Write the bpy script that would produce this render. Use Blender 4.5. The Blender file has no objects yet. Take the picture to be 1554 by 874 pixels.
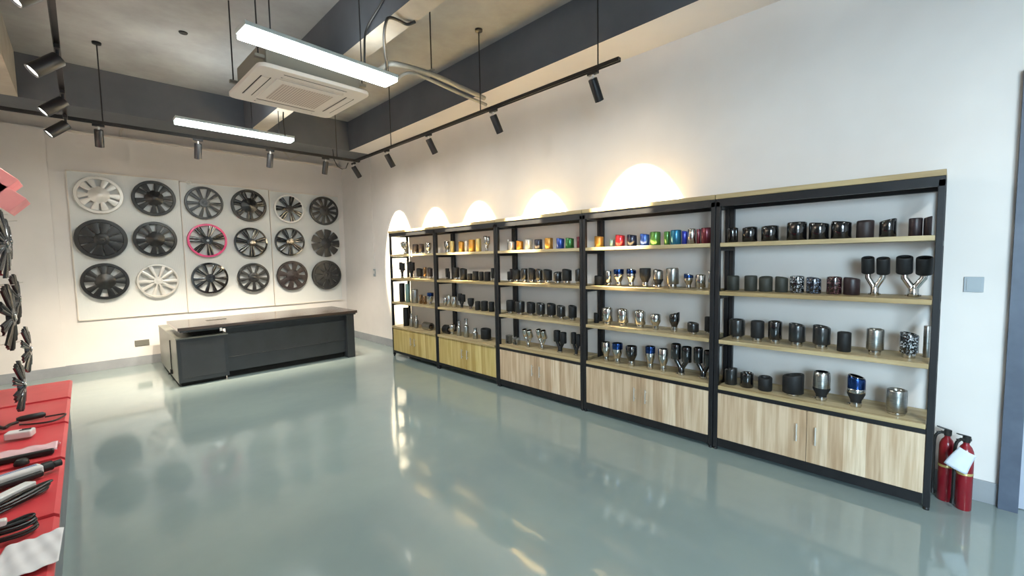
import bpy, math, random
from mathutils import Vector, Matrix
random.seed(7)
SC = bpy.context.scene
COL = SC.collection
PI = math.pi

# ------------------------------------------------------------------ camera
W, H, F = 1554, 874, 657.79
CR = Vector((0.71113976, -0.70281461, -0.01821727))
CU = Vector((0.0617282, 0.03660579, 0.9974215))
CF = Vector((0.70033554, 0.71043061, -0.06941532))
CC = Vector((-3.84813546, -8.78268594, 1.54920621))
cam = bpy.data.cameras.new('camera'); cam.sensor_width = 36; cam.lens = 36 * F / W
cam.clip_start = 0.02
camo = bpy.data.objects.new('camera', cam); COL.objects.link(camo)
M = Matrix((CR, CU, -CF)).transposed().to_4x4(); M.translation = CC
camo.matrix_world = M
SC.camera = camo

# ------------------------------------------------------------------ colour management, world
SC.view_settings.view_transform = 'Standard'
SC.view_settings.look = 'None'
SC.view_settings.gamma = 1
SC.view_settings.use_curve_mapping = False
SC.view_settings.exposure = 0.04
wd = bpy.data.worlds.new('world'); SC.world = wd; wd.use_nodes = True
wd.node_tree.nodes['Background'].inputs[0].default_value = (0.75, 0.88, 1.0, 1)
wd.node_tree.nodes['Background'].inputs[1].default_value = 6.5

# light strengths (watts)
E_WINDOW = 800      # daylight through the left-hand window behind the camera
E_LAMP = 58         # each linear ceiling lamp
E_SPOT = 2300        # shelf spotlights
E_BACK = 400         # back wall spotlights
E_LEFT = 360         # spotlights over the display rack
WARM = (1.0, 0.87, 0.58)
WARM2 = (1.0, 0.86, 0.67)
LAMPC = (0.93, 1.0, 0.97)

# ------------------------------------------------------------------ helpers
def lin(c):
    return c / 12.92 if c <= 0.04045 else ((c + 0.055) / 1.055) ** 2.4
def rgb(h):
    h = h.lstrip('#')
    return tuple(lin(int(h[i:i + 2], 16) / 255) for i in (0, 2, 4)) + (1,)

def un(x, y, ax, val):
    d = CF + CR * ((x - W / 2) / F) - CU * ((y - H / 2) / F)
    t = (val - CC[ax]) / d[ax]
    return CC + d * t

def mat(name, color, rough=0.5, metal=0.0, coat=0.0, spec=None, emit=None, estr=0, alpha=None, trans=0):
    m = bpy.data.materials.new(name); m.use_nodes = True
    b = m.node_tree.nodes['Principled BSDF']
    c = rgb(color) if isinstance(color, str) else tuple(color) + (1,)
    b.inputs['Base Color'].default_value = c
    b.inputs['Roughness'].default_value = rough
    b.inputs['Metallic'].default_value = metal
    b.inputs['Coat Weight'].default_value = coat
    b.inputs['Coat Roughness'].default_value = 0.06
    if spec is not None: b.inputs['Specular IOR Level'].default_value = spec
    if emit is not None:
        b.inputs['Emission Color'].default_value = tuple(emit) + (1,)
        b.inputs['Emission Strength'].default_value = estr
    if alpha is not None: b.inputs['Alpha'].default_value = alpha
    if trans: b.inputs['Transmission Weight'].default_value = trans
    return m

def nodes(m):
    nt = m.node_tree
    return nt, nt.nodes, nt.links, nt.nodes['Principled BSDF']

def noise_col(m, c1, c2, scale=3.0, detail=6, stretch=(1, 1, 1), lo=0.35, hi=0.65, bump=0.0, coord='Object', rough2=None):
    nt, N, L, b = nodes(m)
    tc = N.new('ShaderNodeTexCoord'); mp = N.new('ShaderNodeMapping'); nz = N.new('ShaderNodeTexNoise'); cr = N.new('ShaderNodeValToRGB')
    mp.inputs['Scale'].default_value = stretch
    nz.inputs['Scale'].default_value = scale; nz.inputs['Detail'].default_value = detail; nz.inputs['Roughness'].default_value = 0.6
    cr.color_ramp.elements[0].position = lo; cr.color_ramp.elements[1].position = hi
    cr.color_ramp.elements[0].color = rgb(c1); cr.color_ramp.elements[1].color = rgb(c2)
    L.new(tc.outputs[coord], mp.inputs[0]); L.new(mp.outputs[0], nz.inputs['Vector'])
    L.new(nz.outputs['Fac'], cr.inputs[0]); L.new(cr.outputs[0], b.inputs['Base Color'])
    if bump:
        bp = N.new('ShaderNodeBump'); bp.inputs['Strength'].default_value = bump; bp.inputs['Distance'].default_value = 0.01
        L.new(nz.outputs['Fac'], bp.inputs['Height']); L.new(bp.outputs[0], b.inputs['Normal'])
    return m

class MB:
    """collects geometry for ONE mesh object"""
    def __init__(s): s.v = []; s.f = []
    def add(s, vs, fs):
        o = len(s.v); s.v += [tuple(v) for v in vs]; s.f += [tuple(i + o for i in f) for f in fs]; return s
    def box(s, x0, y0, z0, x1, y1, z1, rot=None, piv=None):
        x0, x1 = min(x0, x1), max(x0, x1); y0, y1 = min(y0, y1), max(y0, y1); z0, z1 = min(z0, z1), max(z0, z1)
        vs = [Vector((x, y, z)) for z in (z0, z1) for y in (y0, y1) for x in (x0, x1)]
        if rot is not None:
            p = Vector(piv) if piv else Vector(((x0 + x1) / 2, (y0 + y1) / 2, (z0 + z1) / 2))
            vs = [p + rot @ (v - p) for v in vs]
        return s.add(vs, [(0, 2, 3, 1), (4, 5, 7, 6), (0, 1, 5, 4), (2, 6, 7, 3), (0, 4, 6, 2), (1, 3, 7, 5)])
    def lathe(s, prof, n=28, c=(0, 0, 0), axis=None, fn=None):
        """prof: list of (r,z); r==0 makes a pole"""
        rows = []; vs = []; fs = []
        for r, z in prof:
            if r <= 1e-7: rows.append([len(vs)]); vs.append(Vector((0, 0, z)))
            else:
                rows.append(list(range(len(vs), len(vs) + n)))
                for i in range(n):
                    a = 2 * PI * i / n; vs.append(Vector((r * math.cos(a), r * math.sin(a), z)))
        for A, B in zip(rows, rows[1:]):
            for i in range(n):
                j = (i + 1) % n
                if len(A) == 1 and len(B) == 1: break
                if len(A) == 1: fs.append((A[0], B[j], B[i]))
                elif len(B) == 1: fs.append((A[i], A[j], B[0]))
                else: fs.append((A[i], A[j], B[j], B[i]))
        if fn: vs = [Vector(fn(v)) for v in vs]
        if axis is not None:
            q = Vector((0, 0, 1)).rotation_difference(Vector(axis).normalized())
            vs = [q @ v for v in vs]
        return s.add([v + Vector(c) for v in vs], fs)
    def cyl(s, p0, p1, r0, r1=None, n=16):
        r1 = r0 if r1 is None else r1
        p0 = Vector(p0); p1 = Vector(p1); l = (p1 - p0).length
        return s.lathe([(0, 0), (r0, 0), (r1, l), (0, l)], n, p0, p1 - p0)
    def tube(s, pts, r, n=8, closed=False, caps=True):
        pts = [Vector(p) for p in pts]; vs = []; fs = []; m = len(pts)
        rr = r if isinstance(r, (list, tuple)) else [r] * m
        nrm = None
        for i, p in enumerate(pts):
            if closed: t = pts[(i + 1) % m] - pts[i - 1]
            else: t = pts[min(i + 1, m - 1)] - pts[max(i - 1, 0)]
            t.normalize()
            if nrm is None: nrm = t.orthogonal().normalized()
            nrm = (nrm - t * nrm.dot(t)); nrm = nrm.normalized() if nrm.length > 1e-6 else t.orthogonal().normalized()
            b = t.cross(nrm)
            for k in range(n):
                a = 2 * PI * k / n; vs.append(p + (nrm * math.cos(a) + b * math.sin(a)) * rr[i])
        for i in range(m if closed else m - 1):
            for k in range(n):
                a, b_ = i * n, ((i + 1) % m) * n; k2 = (k + 1) % n
                fs.append((a + k, a + k2, b_ + k2, b_ + k))
        if not closed and caps:
            fs.append(tuple(range(n - 1, -1, -1))); fs.append(tuple(range((m - 1) * n, m * n)))
        return s.add(vs, fs)
    def prism(s, poly, z0, z1, fn=None):
        n = len(poly)
        vs = [Vector((x, y, z0)) for x, y in poly] + [Vector((x, y, z1)) for x, y in poly]
        fs = [tuple(range(n - 1, -1, -1)), tuple(range(n, 2 * n))] + [(i, (i + 1) % n, n + (i + 1) % n, n + i) for i in range(n)]
        if fn: vs = [Vector(fn(v)) for v in vs]
        return s.add(vs, fs)
    def grid(s, fn, nu, nv):
        vs = [fn(i / nu, j / nv) for j in range(nv + 1) for i in range(nu + 1)]
        fs = [(j * (nu + 1) + i, j * (nu + 1) + i + 1, (j + 1) * (nu + 1) + i + 1, (j + 1) * (nu + 1) + i) for j in range(nv) for i in range(nu)]
        return s.add(vs, fs)
    def build(s, name, m, parent=None, smooth=True, bevel=0, solid=0, loc=None, seg=2):
        me = bpy.data.meshes.new(name); me.from_pydata(s.v, [], s.f); me.validate(); me.update()
        me.materials.append(m)
        if smooth:
            me.shade_smooth(); me.set_sharp_from_angle(angle=math.radians(38))
        o = bpy.data.objects.new(name, me); COL.objects.link(o)
        if loc is not None: o.location = loc
        if parent is not None: o.parent = parent
        if solid:
            d = o.modifiers.new('solid', 'SOLIDIFY'); d.thickness = solid; d.offset = 0
        if bevel:
            d = o.modifiers.new('bevel', 'BEVEL'); d.width = bevel; d.segments = seg; d.limit_method = 'ANGLE'; d.angle_limit = math.radians(40)
            d.harden_normals = True
        return o

def box(name, m, x0, y0, z0, x1, y1, z1, parent=None, bevel=0.0):
    return MB().box(x0, y0, z0, x1, y1, z1).build(name, m, parent, bevel=bevel, smooth=bevel > 0)
def thing(name, label, cat, loc=(0, 0, 0), group=None, rot=None):
    o = bpy.data.objects.new(name, None); COL.objects.link(o); o.location = loc; o.empty_display_size = 0.05
    if rot: o.rotation_euler = rot
    o['label'] = label; o['category'] = cat
    if group: o['group'] = group
    return o
def tag(o, label, cat, group=None):
    o['label'] = label; o['category'] = cat
    if group: o['group'] = group
    return o
def struct(o): o['kind'] = 'structure'; return o
def spot(name, loc, direction, watts, color, angle, blend, parent=None, radius=0.03):
    l = bpy.data.lights.new(name, 'SPOT'); l.energy = watts; l.color = color; l.spot_size = math.radians(angle); l.spot_blend = blend; l.shadow_soft_size = radius
    o = bpy.data.objects.new(name, l); COL.objects.link(o)
    o.rotation_mode = 'QUATERNION'; o.rotation_quaternion = Vector(direction).to_track_quat('-Z', 'Y'); o.location = loc
    if parent: o.parent = parent
    return o
def area(name, loc, direction, watts, color, sx, sy, parent=None, spread=180):
    l = bpy.data.lights.new(name, 'AREA'); l.energy = watts; l.color = color; l.shape = 'RECTANGLE'; l.size = sx; l.size_y = sy; l.spread = math.radians(spread)
    o = bpy.data.objects.new(name, l); COL.objects.link(o)
    o.rotation_mode = 'QUATERNION'; o.rotation_quaternion = Vector(direction).to_track_quat('-Z', 'Y'); o.location = loc
    if parent: o.parent = parent
    return o

# ------------------------------------------------------------------ materials
m_wall = noise_col(mat('wall_paint', '#dcd6d2', 0.55, spec=0.3), '#d8d2ce', '#e0dad6', 1.2, 3)
m_floor = mat('epoxy_floor', '#88959a', 0.24, spec=1.0)
noise_col(m_floor, '#7f8c8c', '#889592', 0.9, 5)
def floor_gloss():
    nt, N, L, b = nodes(m_floor)
    tc = N.new('ShaderNodeTexCoord'); nz = N.new('ShaderNodeTexNoise'); mr = N.new('ShaderNodeMapRange')
    nz.inputs['Scale'].default_value = 1.1; nz.inputs['Detail'].default_value = 4
    mr.inputs['From Min'].default_value = 0.3; mr.inputs['From Max'].default_value = 0.7
    mr.inputs['To Min'].default_value = 0.05; mr.inputs['To Max'].default_value = 0.11
    L.new(tc.outputs['Object'], nz.inputs['Vector']); L.new(nz.outputs['Fac'], mr.inputs[0]); L.new(mr.outputs[0], b.inputs['Roughness'])
    n2 = N.new('ShaderNodeTexNoise'); n2.inputs['Scale'].default_value = 5; n2.inputs['Detail'].default_value = 2
    bp = N.new('ShaderNodeBump'); bp.inputs['Strength'].default_value = 0.05; bp.inputs['Distance'].default_value = 0.02
    L.new(tc.outputs['Object'], n2.inputs['Vector']); L.new(n2.outputs['Fac'], bp.inputs['Height']); L.new(bp.outputs[0], b.inputs['Normal'])
floor_gloss()
m_concrete = noise_col(mat('raw_concrete', '#8c867c', 0.85, spec=0.2), '#868585', '#a2a2a1', 1.6, 9, lo=0.3, hi=0.7, bump=0.25)
m_beam = noise_col(mat('slate_paint', '#53575e', 0.7, spec=0.25), '#50545b', '#575b62', 2.0, 4)
m_soffit = noise_col(mat('soffit_concrete', '#a39b90', 0.85, spec=0.2), '#989085', '#aaa297', 2.5, 6)
m_base = noise_col(mat('skirting_tile', '#8f9296', 0.45), '#898c90', '#96999d', 3, 4)
m_black = noise_col(mat('black_steel_paint', '#17171a', 0.42, spec=0.4), '#151518', '#1b1b1e', 8, 2)
m_bolt = mat('bolt_zinc', '#a8a8a8', 0.35, 1.0)
m_white_pl = mat('white_plastic', '#dcd6d0', 0.45)
m_acbody = mat('galvanised_sheet', '#77766f', 0.6, 0.2)
m_dark = mat('dark_gap', '#1c1b1a', 0.8)
m_steel = noise_col(mat('brushed_steel', '#a9a8a5', 0.3, 1.0), '#969592', '#b4b3b0', 30, 2, (1, 1, 12))
m_chrome = noise_col(mat('polished_steel', '#c8c6c2', 0.13, 1.0), '#c0beba', '#cfcdc9', 6, 2)
m_gloss = noise_col(mat('gloss_black', '#0b0b0d', 0.10, coat=1.0), '#0a0a0c', '#0e0e10', 5, 2)
m_matte = noise_col(mat('matte_black', '#1b1b1c', 0.55, spec=0.35), '#181819', '#1f1f20', 12, 2)
m_inner = mat('dark_liner', '#2c2c2c', 0.4, 0.6)
m_olive = noise_col(mat('olive_black', '#2d2e28', 0.6), '#282923', '#33342d', 20, 3)
m_brown = noise_col(mat('brown_black', '#2a2020', 0.5), '#251b1b', '#2f2424', 25, 3)
m_maroon = noise_col(mat('maroon_black', '#241518', 0.4), '#1c1013', '#2d1a1e', 25, 3)
def weave(name, c1, c2, sc=160):
    m = mat(name, c1, 0.3, coat=0.5); nt, N, L, b = nodes(m)
    tc = N.new('ShaderNodeTexCoord'); ck = N.new('ShaderNodeTexChecker'); ck.inputs['Scale'].default_value = sc
    ck.inputs['Color1'].default_value = rgb(c1); ck.inputs['Color2'].default_value = rgb(c2)
    L.new(tc.outputs['Object'], ck.inputs['Vector']); L.new(ck.outputs[0], b.inputs['Base Color']); return m
m_carbon = weave('carbon_weave', '#121314', '#232425')
def forged(name, base, fleck, sc=150, th=0.93):
    m = mat(name, base, 0.14, coat=0.8); nt, N, L, b = nodes(m)
    tc = N.new('ShaderNodeTexCoord'); vo = N.new('ShaderNodeTexVoronoi'); vo.inputs['Scale'].default_value = sc
    cr = N.new('ShaderNodeValToRGB'); cr.color_ramp.interpolation = 'LINEAR'
    cr.color_ramp.elements[0].position = th - 0.25; cr.color_ramp.elements[0].color = rgb(base)
    cr.color_ramp.elements[1].position = th + 0.08; cr.color_ramp.elements[1].color = rgb(fleck)
    sp = N.new('ShaderNodeSeparateColor')
    L.new(tc.outputs['Object'], vo.inputs['Vector']); L.new(vo.outputs['Color'], sp.inputs[0]); L.new(sp.outputs[0], cr.inputs[0]); L.new(cr.outputs[0], b.inputs['Base Color'])
    return m
m_forged = forged('forged_carbon', '#0d0e10', '#b9bcc0')
m_forgedb = forged('forged_carbon_blue', '#0c1018', '#7f8ca0')
m_forgedr = forged('forged_carbon_red', '#1a0d10', '#6a4548', th=0.9)
def ano(name, c, r=0.28): return noise_col(mat(name, c, r, 0.55, coat=0.8), c, c, 4, 1)
m_gold = ano('gold_anodised', '#c08a35'); m_orange = ano('orange_anodised', '#d98a2b'); m_red = ano('red_anodised', '#d0303c')
m_blue = ano('blue_anodised', '#2a4fa8'); m_green = ano('green_anodised', '#4a7c38'); m_green2 = ano('deep_green_anodised', '#2f7a3c'); m_teal = ano('teal_anodised', '#1f6f90')
m_navy = ano('navy_anodised', '#22263c'); m_dred = ano('dark_red_anodised', '#6e2230'); m_pale = ano('pale_steel', '#cfcac2', 0.3); m_pgold = ano('pale_gold', '#d8c07a')
m_cobalt = ano('cobalt_anodised', '#1c2fa0'); m_grey = ano('teal_grey', '#7fa09c')
m_burnt = noise_col(mat('heat_blued_steel', '#20386a', 0.2, 0.9), '#182c5c', '#294a82', 5, 2)
m_bronze = noise_col(mat('bronzed_steel', '#8a6a4a', 0.25, 0.9), '#7a5c40', '#9a7a58', 6, 2)
def wood(name, cs, xs, rough=0.5, axis='Y', coat=0):
    """laminate with vertical strips; strips run along Z"""
    m = mat(name, cs[0], rough, coat=coat); nt, N, L, b = nodes(m)
    tc = N.new('ShaderNodeTexCoord'); mp = N.new('ShaderNodeMapping'); n1 = N.new('ShaderNodeTexNoise'); n2 = N.new('ShaderNodeTexVoronoi')
    mp.inputs['Scale'].default_value = xs
    n1.inputs['Scale'].default_value = 6; n1.inputs['Detail'].default_value = 5
    mp2 = N.new('ShaderNodeMapping'); mp2.inputs['Scale'].default_value = tuple(0.0 if a < 1 else 1 for a in xs)
    n2.inputs['Scale'].default_value = 7.5
    cr = N.new('ShaderNodeValToRGB'); cr.color_ramp.elements[0].position = 0.36; cr.color_ramp.elements[1].position = 0.62
    cr.color_ramp.elements[0].color = rgb(cs[0]); cr.color_ramp.elements[1].color = rgb(cs[1])
    mx = N.new('ShaderNodeMix'); mx.data_type = 'RGBA'; mx.blend_type = 'MULTIPLY'; mx.inputs['Factor'].default_value = 0.7
    sp = N.new('ShaderNodeSeparateColor'); cr2 = N.new('ShaderNodeValToRGB')
    cr2.color_ramp.elements[0].color = rgb(cs[2]); cr2.color_ramp.elements[1].color = (1, 1, 1, 1)
    L.new(tc.outputs['Object'], mp.inputs[0]); L.new(mp.outputs[0], n1.inputs['Vector'])
    L.new(tc.outputs['Object'], mp2.inputs[0]); L.new(mp2.outputs[0], n2.inputs['Vector'])
    L.new(n1.outputs['Fac'], cr.inputs[0]); L.new(n2.outputs['Color'], sp.inputs[0]); L.new(sp.outputs[0], cr2.inputs[0])
    L.new(cr.outputs[0], mx.inputs[6]); L.new(cr2.outputs[0], mx.inputs[7]); L.new(mx.outputs[2], b.inputs['Base Color'])
    return m
m_door = wood('door_laminate', ('#bfa78a', '#ddcbb2', '#c7b29c'), (0.3, 7, 0.35))
m_doory = wood('door_laminate_yellower', ('#bda867', '#d2c088', '#cab68a'), (0.3, 7, 0.35))  # doors of the two farthest bays get a yellower tone
m_board = wood('shelf_laminate', ('#a8946f', '#c2b08a', '#c8b898'), (6, 0.35, 6))
m_desk = noise_col(mat('charcoal_laminate', '#33363a', 0.42), '#303337', '#373a3e', 3, 3)
m_deskp = noise_col(mat('grey_laminate', '#3c3e41', 0.45), '#393b3e', '#404245', 3, 3)
m_desktop = noise_col(mat('dark_walnut_top', '#3d312b', 0.22, coat=0.4), '#352a25', '#463932', 4, 6, (0.4, 6, 1))
m_desk_lit = noise_col(mat('charcoal_wall_lit', '#77786f', 0.35), '#72736a', '#7c7d74', 3, 3)  # desk side and lid lightened: light off the wall put into the colour
m_redp = noise_col(mat('red_sheet_metal', '#cf3a40', 0.42, coat=0.1), '#c9343a', '#d54248', 2.5, 3)
m_pink = noise_col(mat('pink_card', '#d98a8c', 0.6), '#d58588', '#de9092', 3, 3)
m_grey_steel = noise_col(mat('rack_grey', '#70757a', 0.5), '#6a6f74', '#777c81', 4, 2)
m_cable = noise_col(mat('black_cable', '#141414', 0.45), '#121212', '#181818', 20, 2)
m_paper = noise_col(mat('paper', '#dcd8d8', 0.7), '#d6d2d2', '#e4e0e0', 4, 5)
m_paperb = noise_col(mat('bluish_paper', '#d4d9e4', 0.6), '#ced4e0', '#dae0ea', 6, 4)
m_extred = noise_col(mat('extinguisher_red', '#841320', 0.28, coat=0.4), '#7e1220', '#8c1624', 6, 2)
m_frame = noise_col(mat('door_frame_paint', '#4a5364', 0.45), '#454e5f', '#505a6b', 6, 3)
m_lampbody = mat('lamp_housing', '#b9c4c6', 0.5)
m_diff = mat('lamp_diffuser', '#ffffff', 0.5, emit=LAMPC, estr=9)
m_lens = mat('spot_lens', '#ffffff', 0.4, emit=(1, 0.93, 0.8), estr=110)
m_lensd = mat('spot_lens_bright', '#ffffff', 0.4, emit=(1, 0.95, 0.88), estr=6)
m_pipe = noise_col(mat('grey_conduit', '#7d7b76', 0.5), '#76746f', '#84827d', 10, 3)
m_pvc = mat('white_pvc', '#d8cfc4', 0.5)
m_switch = mat('grey_plate', '#9aa2a8', 0.4); m_socket = mat('dark_grey_plate', '#6c6a62', 0.4)

# ------------------------------------------------------------------ room shell
SLAB = 3.93; BZ = 3.44; LX = -5.2; FY = -13.0
struct(box('floor', m_floor, LX - 0.2, FY - 0.2, -0.1, 0.2, 0.3, 0.0))
struct(box('ceiling', m_concrete, LX - 0.2, FY - 0.2, SLAB, 0.2, 0.3, SLAB + 0.15))
# right wall with a doorway at DY0..DY1
DY0, DY1, DZ = -9.10, -10.0, 2.1
w = MB(); w.box(0, 0.3, 0, 0.2, DY0, SLAB); w.box(0, DY1, 0, 0.2, FY - 0.2, SLAB); w.box(0, DY0, 2.55, 0.2, DY1, SLAB)
struct(w.build('wall_right', m_wall, smooth=False))
w = MB(); w.box(LX, 0.1, 0, 0, 0.3, SLAB); w.box(-4.115, 0.0, 0, 0, 0.1, 3.43); w.box(LX, -0.03, 0, -4.115, 0.1, 3.43)
struct(w.build('wall_back', m_wall, smooth=False))
# left wall with a wide window behind the camera
WY0, WY1, WZ0, WZ1 = -9.8, -11.9, 0.4, 2.6
w = MB(); w.box(LX - 0.2, 0.3, 0, LX, WY0, SLAB); w.box(LX - 0.2, WY1, 0, LX, FY, SLAB); w.box(LX - 0.2, WY0, 0, LX, WY1, WZ0); w.box(LX - 0.2, WY0, WZ1, LX, WY1, SLAB)
struct(w.build('wall_left', m_wall, smooth=False))
struct(box('wall_front', m_wall, LX - 0.2, FY - 0.2, 0, 0, FY, SLAB))
win = struct(thing('window_1', 'wide grey framed window', 'window', (LX - 0.1, 0, 0)))
del win['label']; del win['category']
fr = MB()
for y in (WY0 - 0.03, (WY0 + WY1) / 2, WY1 + 0.03): fr.box(-0.04, y - 0.03, WZ0, 0.04, y + 0.03, WZ1)
for z in (WZ0 + 0.03, WZ1 - 0.03): fr.box(-0.04, WY1, z - 0.03, 0.04, WY0, z + 0.03)
fr.build('window_frame', m_frame, win, smooth=False)
area('daylight', (LX - 1.7, (WY0 + WY1) / 2 - 0.2, 2.7), (1, 0.12, -0.28), E_WINDOW, (0.56, 0.83, 1.0), 2.6, 2.2)
# false wall trim (ledge) and skirting
struct(box('trim_1', m_pvc, -4.115, -0.03, 3.42, -0.001, 0.0, 3.45))
struct(MB().box(-4.115, -0.012, 0.001, -0.013, -0.0005, 0.135).box(LX + 0.001, -0.043, 0.001, -4.10, -0.0305, 0.135).build('baseboard_back', m_base, smooth=False))
struct(MB().box(-0.012, -9.03, 0.001, -0.0005, -0.0005, 0.135).build('baseboard_right', m_base, smooth=False))
# beams (slate faces, pale soffits)
def beam(n, x0, y0, x1, y1, soff):
    a = MB().box(x0, y0, BZ, x1, y1, SLAB)
    o = a.build('trim_%d' % n, m_beam, smooth=False); o.data.materials.append(soff)
    o.data.polygons[0].material_index = 1
    return struct(o)
beam(2, -0.46, FY + 0.001, -0.001, -1.401, m_wall)
beam(3, LX + 0.001, -1.40, -0.001, -0.82, m_beam)
beam(4, -2.03, FY + 0.001, -1.84, -1.401, m_soffit)
b5 = beam(5, LX + 0.001, FY + 0.001, -4.25, -1.401, m_soffit); b5.data.materials[0] = m_soffit
# doorway on the right: metal frame and a pale door leaf
d = struct(thing('door_1', '', '', (0, 0, 0))); del d['label']; del d['category']
f_ = MB().box(-0.045, -9.03, 0.0, 0.0, -9.11, 2.55).box(-0.045, -9.94, 0, 0, -10.02, 2.55).box(-0.045, -9.1101, 2.47, 0.0, -9.9399, 2.55)
f_.build('door_frame', m_frame, d, smooth=False)
box('door_leaf', mat('door_leaf_paint', '#a9aebc', 0.4), 0.03, -9.101, 0.005, 0.07, -9.999, 2.54, d)

# ------------------------------------------------------------------ shelving bays
S0, SW, SD, SH, PT = -2.465, 1.2566, 0.36, 2.0, 0.035
LV = [0.505, 0.868, 1.246, 1.62]        # board centre heights, lowest is the cabinet top
BT = 0.03
BAY = ['farthest bay', 'second farthest bay', 'middle bay', 'second nearest bay', 'nearest bay']
bay_label = ['black steel shelving bay with wood boards standing farthest away, nearest the desk',
             'black steel shelving bay with yellowish cabinet doors, second from the desk',
             'middle black steel shelving bay of the row of five',
             'black steel shelving bay with the red, blue and green tubes on top shelf',
             'nearest black steel shelving bay, beside the fire extinguishers']
def make_bay(k):
    y0 = S0 - k * SW; y1 = y0 - SW
    t = thing('shelving_unit', bay_label[k], 'shelf', (0, y0, 0), 'shelving bays along the right wall')
    xb, xf = -0.02, -0.36
    g = 0.0025
    def P(name, m, *a, bevel=0.0, par=t): return box(name, m, *a, par, bevel)
    ys = ((-g, -PT), (-SW + g, -SW + PT))
    for ya, yb in ys:
        for xa, xc in ((xf, xf + PT), (xb, xb - PT)):
            p = P('post', m_black, xa, ya, 0.02, xc, yb, SH - 0.05, bevel=0.003)
            cx = (xa + xc) / 2; cy = (ya + yb) / 2
            MB().lathe([(0, 0), (0.0145, 0), (0.0155, 0.006), (0.013, 0.014), (0.008, 0.02), (0, 0.02)], 14, (cx, cy, 0)).build('foot', m_black, t)
    # top frame: black rails carrying a wooden board
    r = MB(); zt0, zt1 = SH - 0.088, SH - 0.032
    r.box(xf, -g, zt0, xf + PT, -SW + g, zt1); r.box(xb - PT, -g, zt0, xb, -SW + g, zt1)
    r.box(xf + PT, -g, zt0, xb - PT, -PT, zt1); r.box(xf + PT, -SW + g, zt0, xb - PT, -SW + PT, zt1)
    r.build('top_rail', m_black, t, smooth=False)
    P('top_board', m_board, xf - 0.006, -g, SH - 0.031, xb, -SW + g, SH + 0.004, bevel=0.002)
    # middle shelves
    for z in LV[1:]:
        for ya, yb in ys: P('side_rail', m_black, xf + PT, ya, z - BT / 2 - 0.03, xb - PT, yb, z - BT / 2 - 0.001)
        P('shelf_board', m_board, xf - 0.001, -PT - g, z - BT / 2, xb, -SW + PT + g, z + BT / 2, bevel=0.002)
    # cabinet
    z = LV[0]; dz1 = 0.468; dz0 = 0.098
    if k >= 2:
        P('front_rail', m_black, xf - 0.001, -PT, z - BT / 2 - 0.028, xf + PT, -SW + PT, z - BT / 2 - 0.001)
        P('cabinet_top', m_board, xf - 0.001, -PT - g, z - BT / 2, xb, -SW + PT + g, z + BT / 2, bevel=0.002)
        dz1 = z - BT / 2 - 0.031
    else:
        z = 0.485; P('cabinet_top', m_board, xf - 0.02, -PT - g, z - BT / 2, xb, -SW + PT + g, z + BT / 2, bevel=0.002)
        dz1 = z - BT / 2 - 0.004
    c = MB(); e = PT + 0.002
    c.box(xf + 0.02, -e, 0.1, xb - 0.001, -e - 0.015, dz1); c.box(xf + 0.02, -SW + e, 0.1, xb - 0.001, -SW + e + 0.015, dz1)
    c.box(xb - 0.012, -e - 0.016, 0.1, xb - 0.001, -SW + e + 0.016, dz1); c.box(xf + 0.02, -e - 0.016, 0.1, xb - 0.013, -SW + e + 0.016, 0.115)
    c.build('cabinet_body', m_board, t, smooth=False)
    mid = -SW / 2
    for ya, yb, hy in ((-e, mid + 0.0015, mid + 0.055), (mid - 0.0015, -SW + e, mid - 0.055)):
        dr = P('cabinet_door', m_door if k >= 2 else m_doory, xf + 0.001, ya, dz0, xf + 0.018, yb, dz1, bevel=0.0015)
        hz = (dz0 + dz1) / 2 + 0.02
        h = MB().tube([(xf + 0.001, hy, hz - 0.048), (xf - 0.02, hy, hz - 0.05), (xf - 0.022, hy, hz - 0.06)], 0.0035, 6)
        h = MB()
        h.cyl((xf + 0.002, hy, hz - 0.04), (xf - 0.022, hy, hz - 0.04), 0.004, n=8); h.cyl((xf + 0.002, hy, hz + 0.04), (xf - 0.022, hy, hz + 0.04), 0.004, n=8)
        h.cyl((xf - 0.022, hy, hz - 0.062), (xf - 0.022, hy, hz + 0.062), 0.0055, n=10)
        h.build('handle', m_pale, dr)
    P('plinth', m_black, xf + 0.003, -PT - g, 0.03 if k >= 2 else 0.06, xf + 0.02, -SW + PT + g, 0.095)
    return t
for k in range(5): make_bay(k)

# ------------------------------------------------------------------ exhaust tips
ORD = ['first', 'second', 'third', 'fourth', 'fifth', 'sixth', 'seventh', 'eighth', 'ninth', 'tenth', 'eleventh', 'twelfth']
LEVN = {3: 'top shelf', 2: 'second shelf', 1: 'third shelf', 0: 'lowest shelf'}
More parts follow.
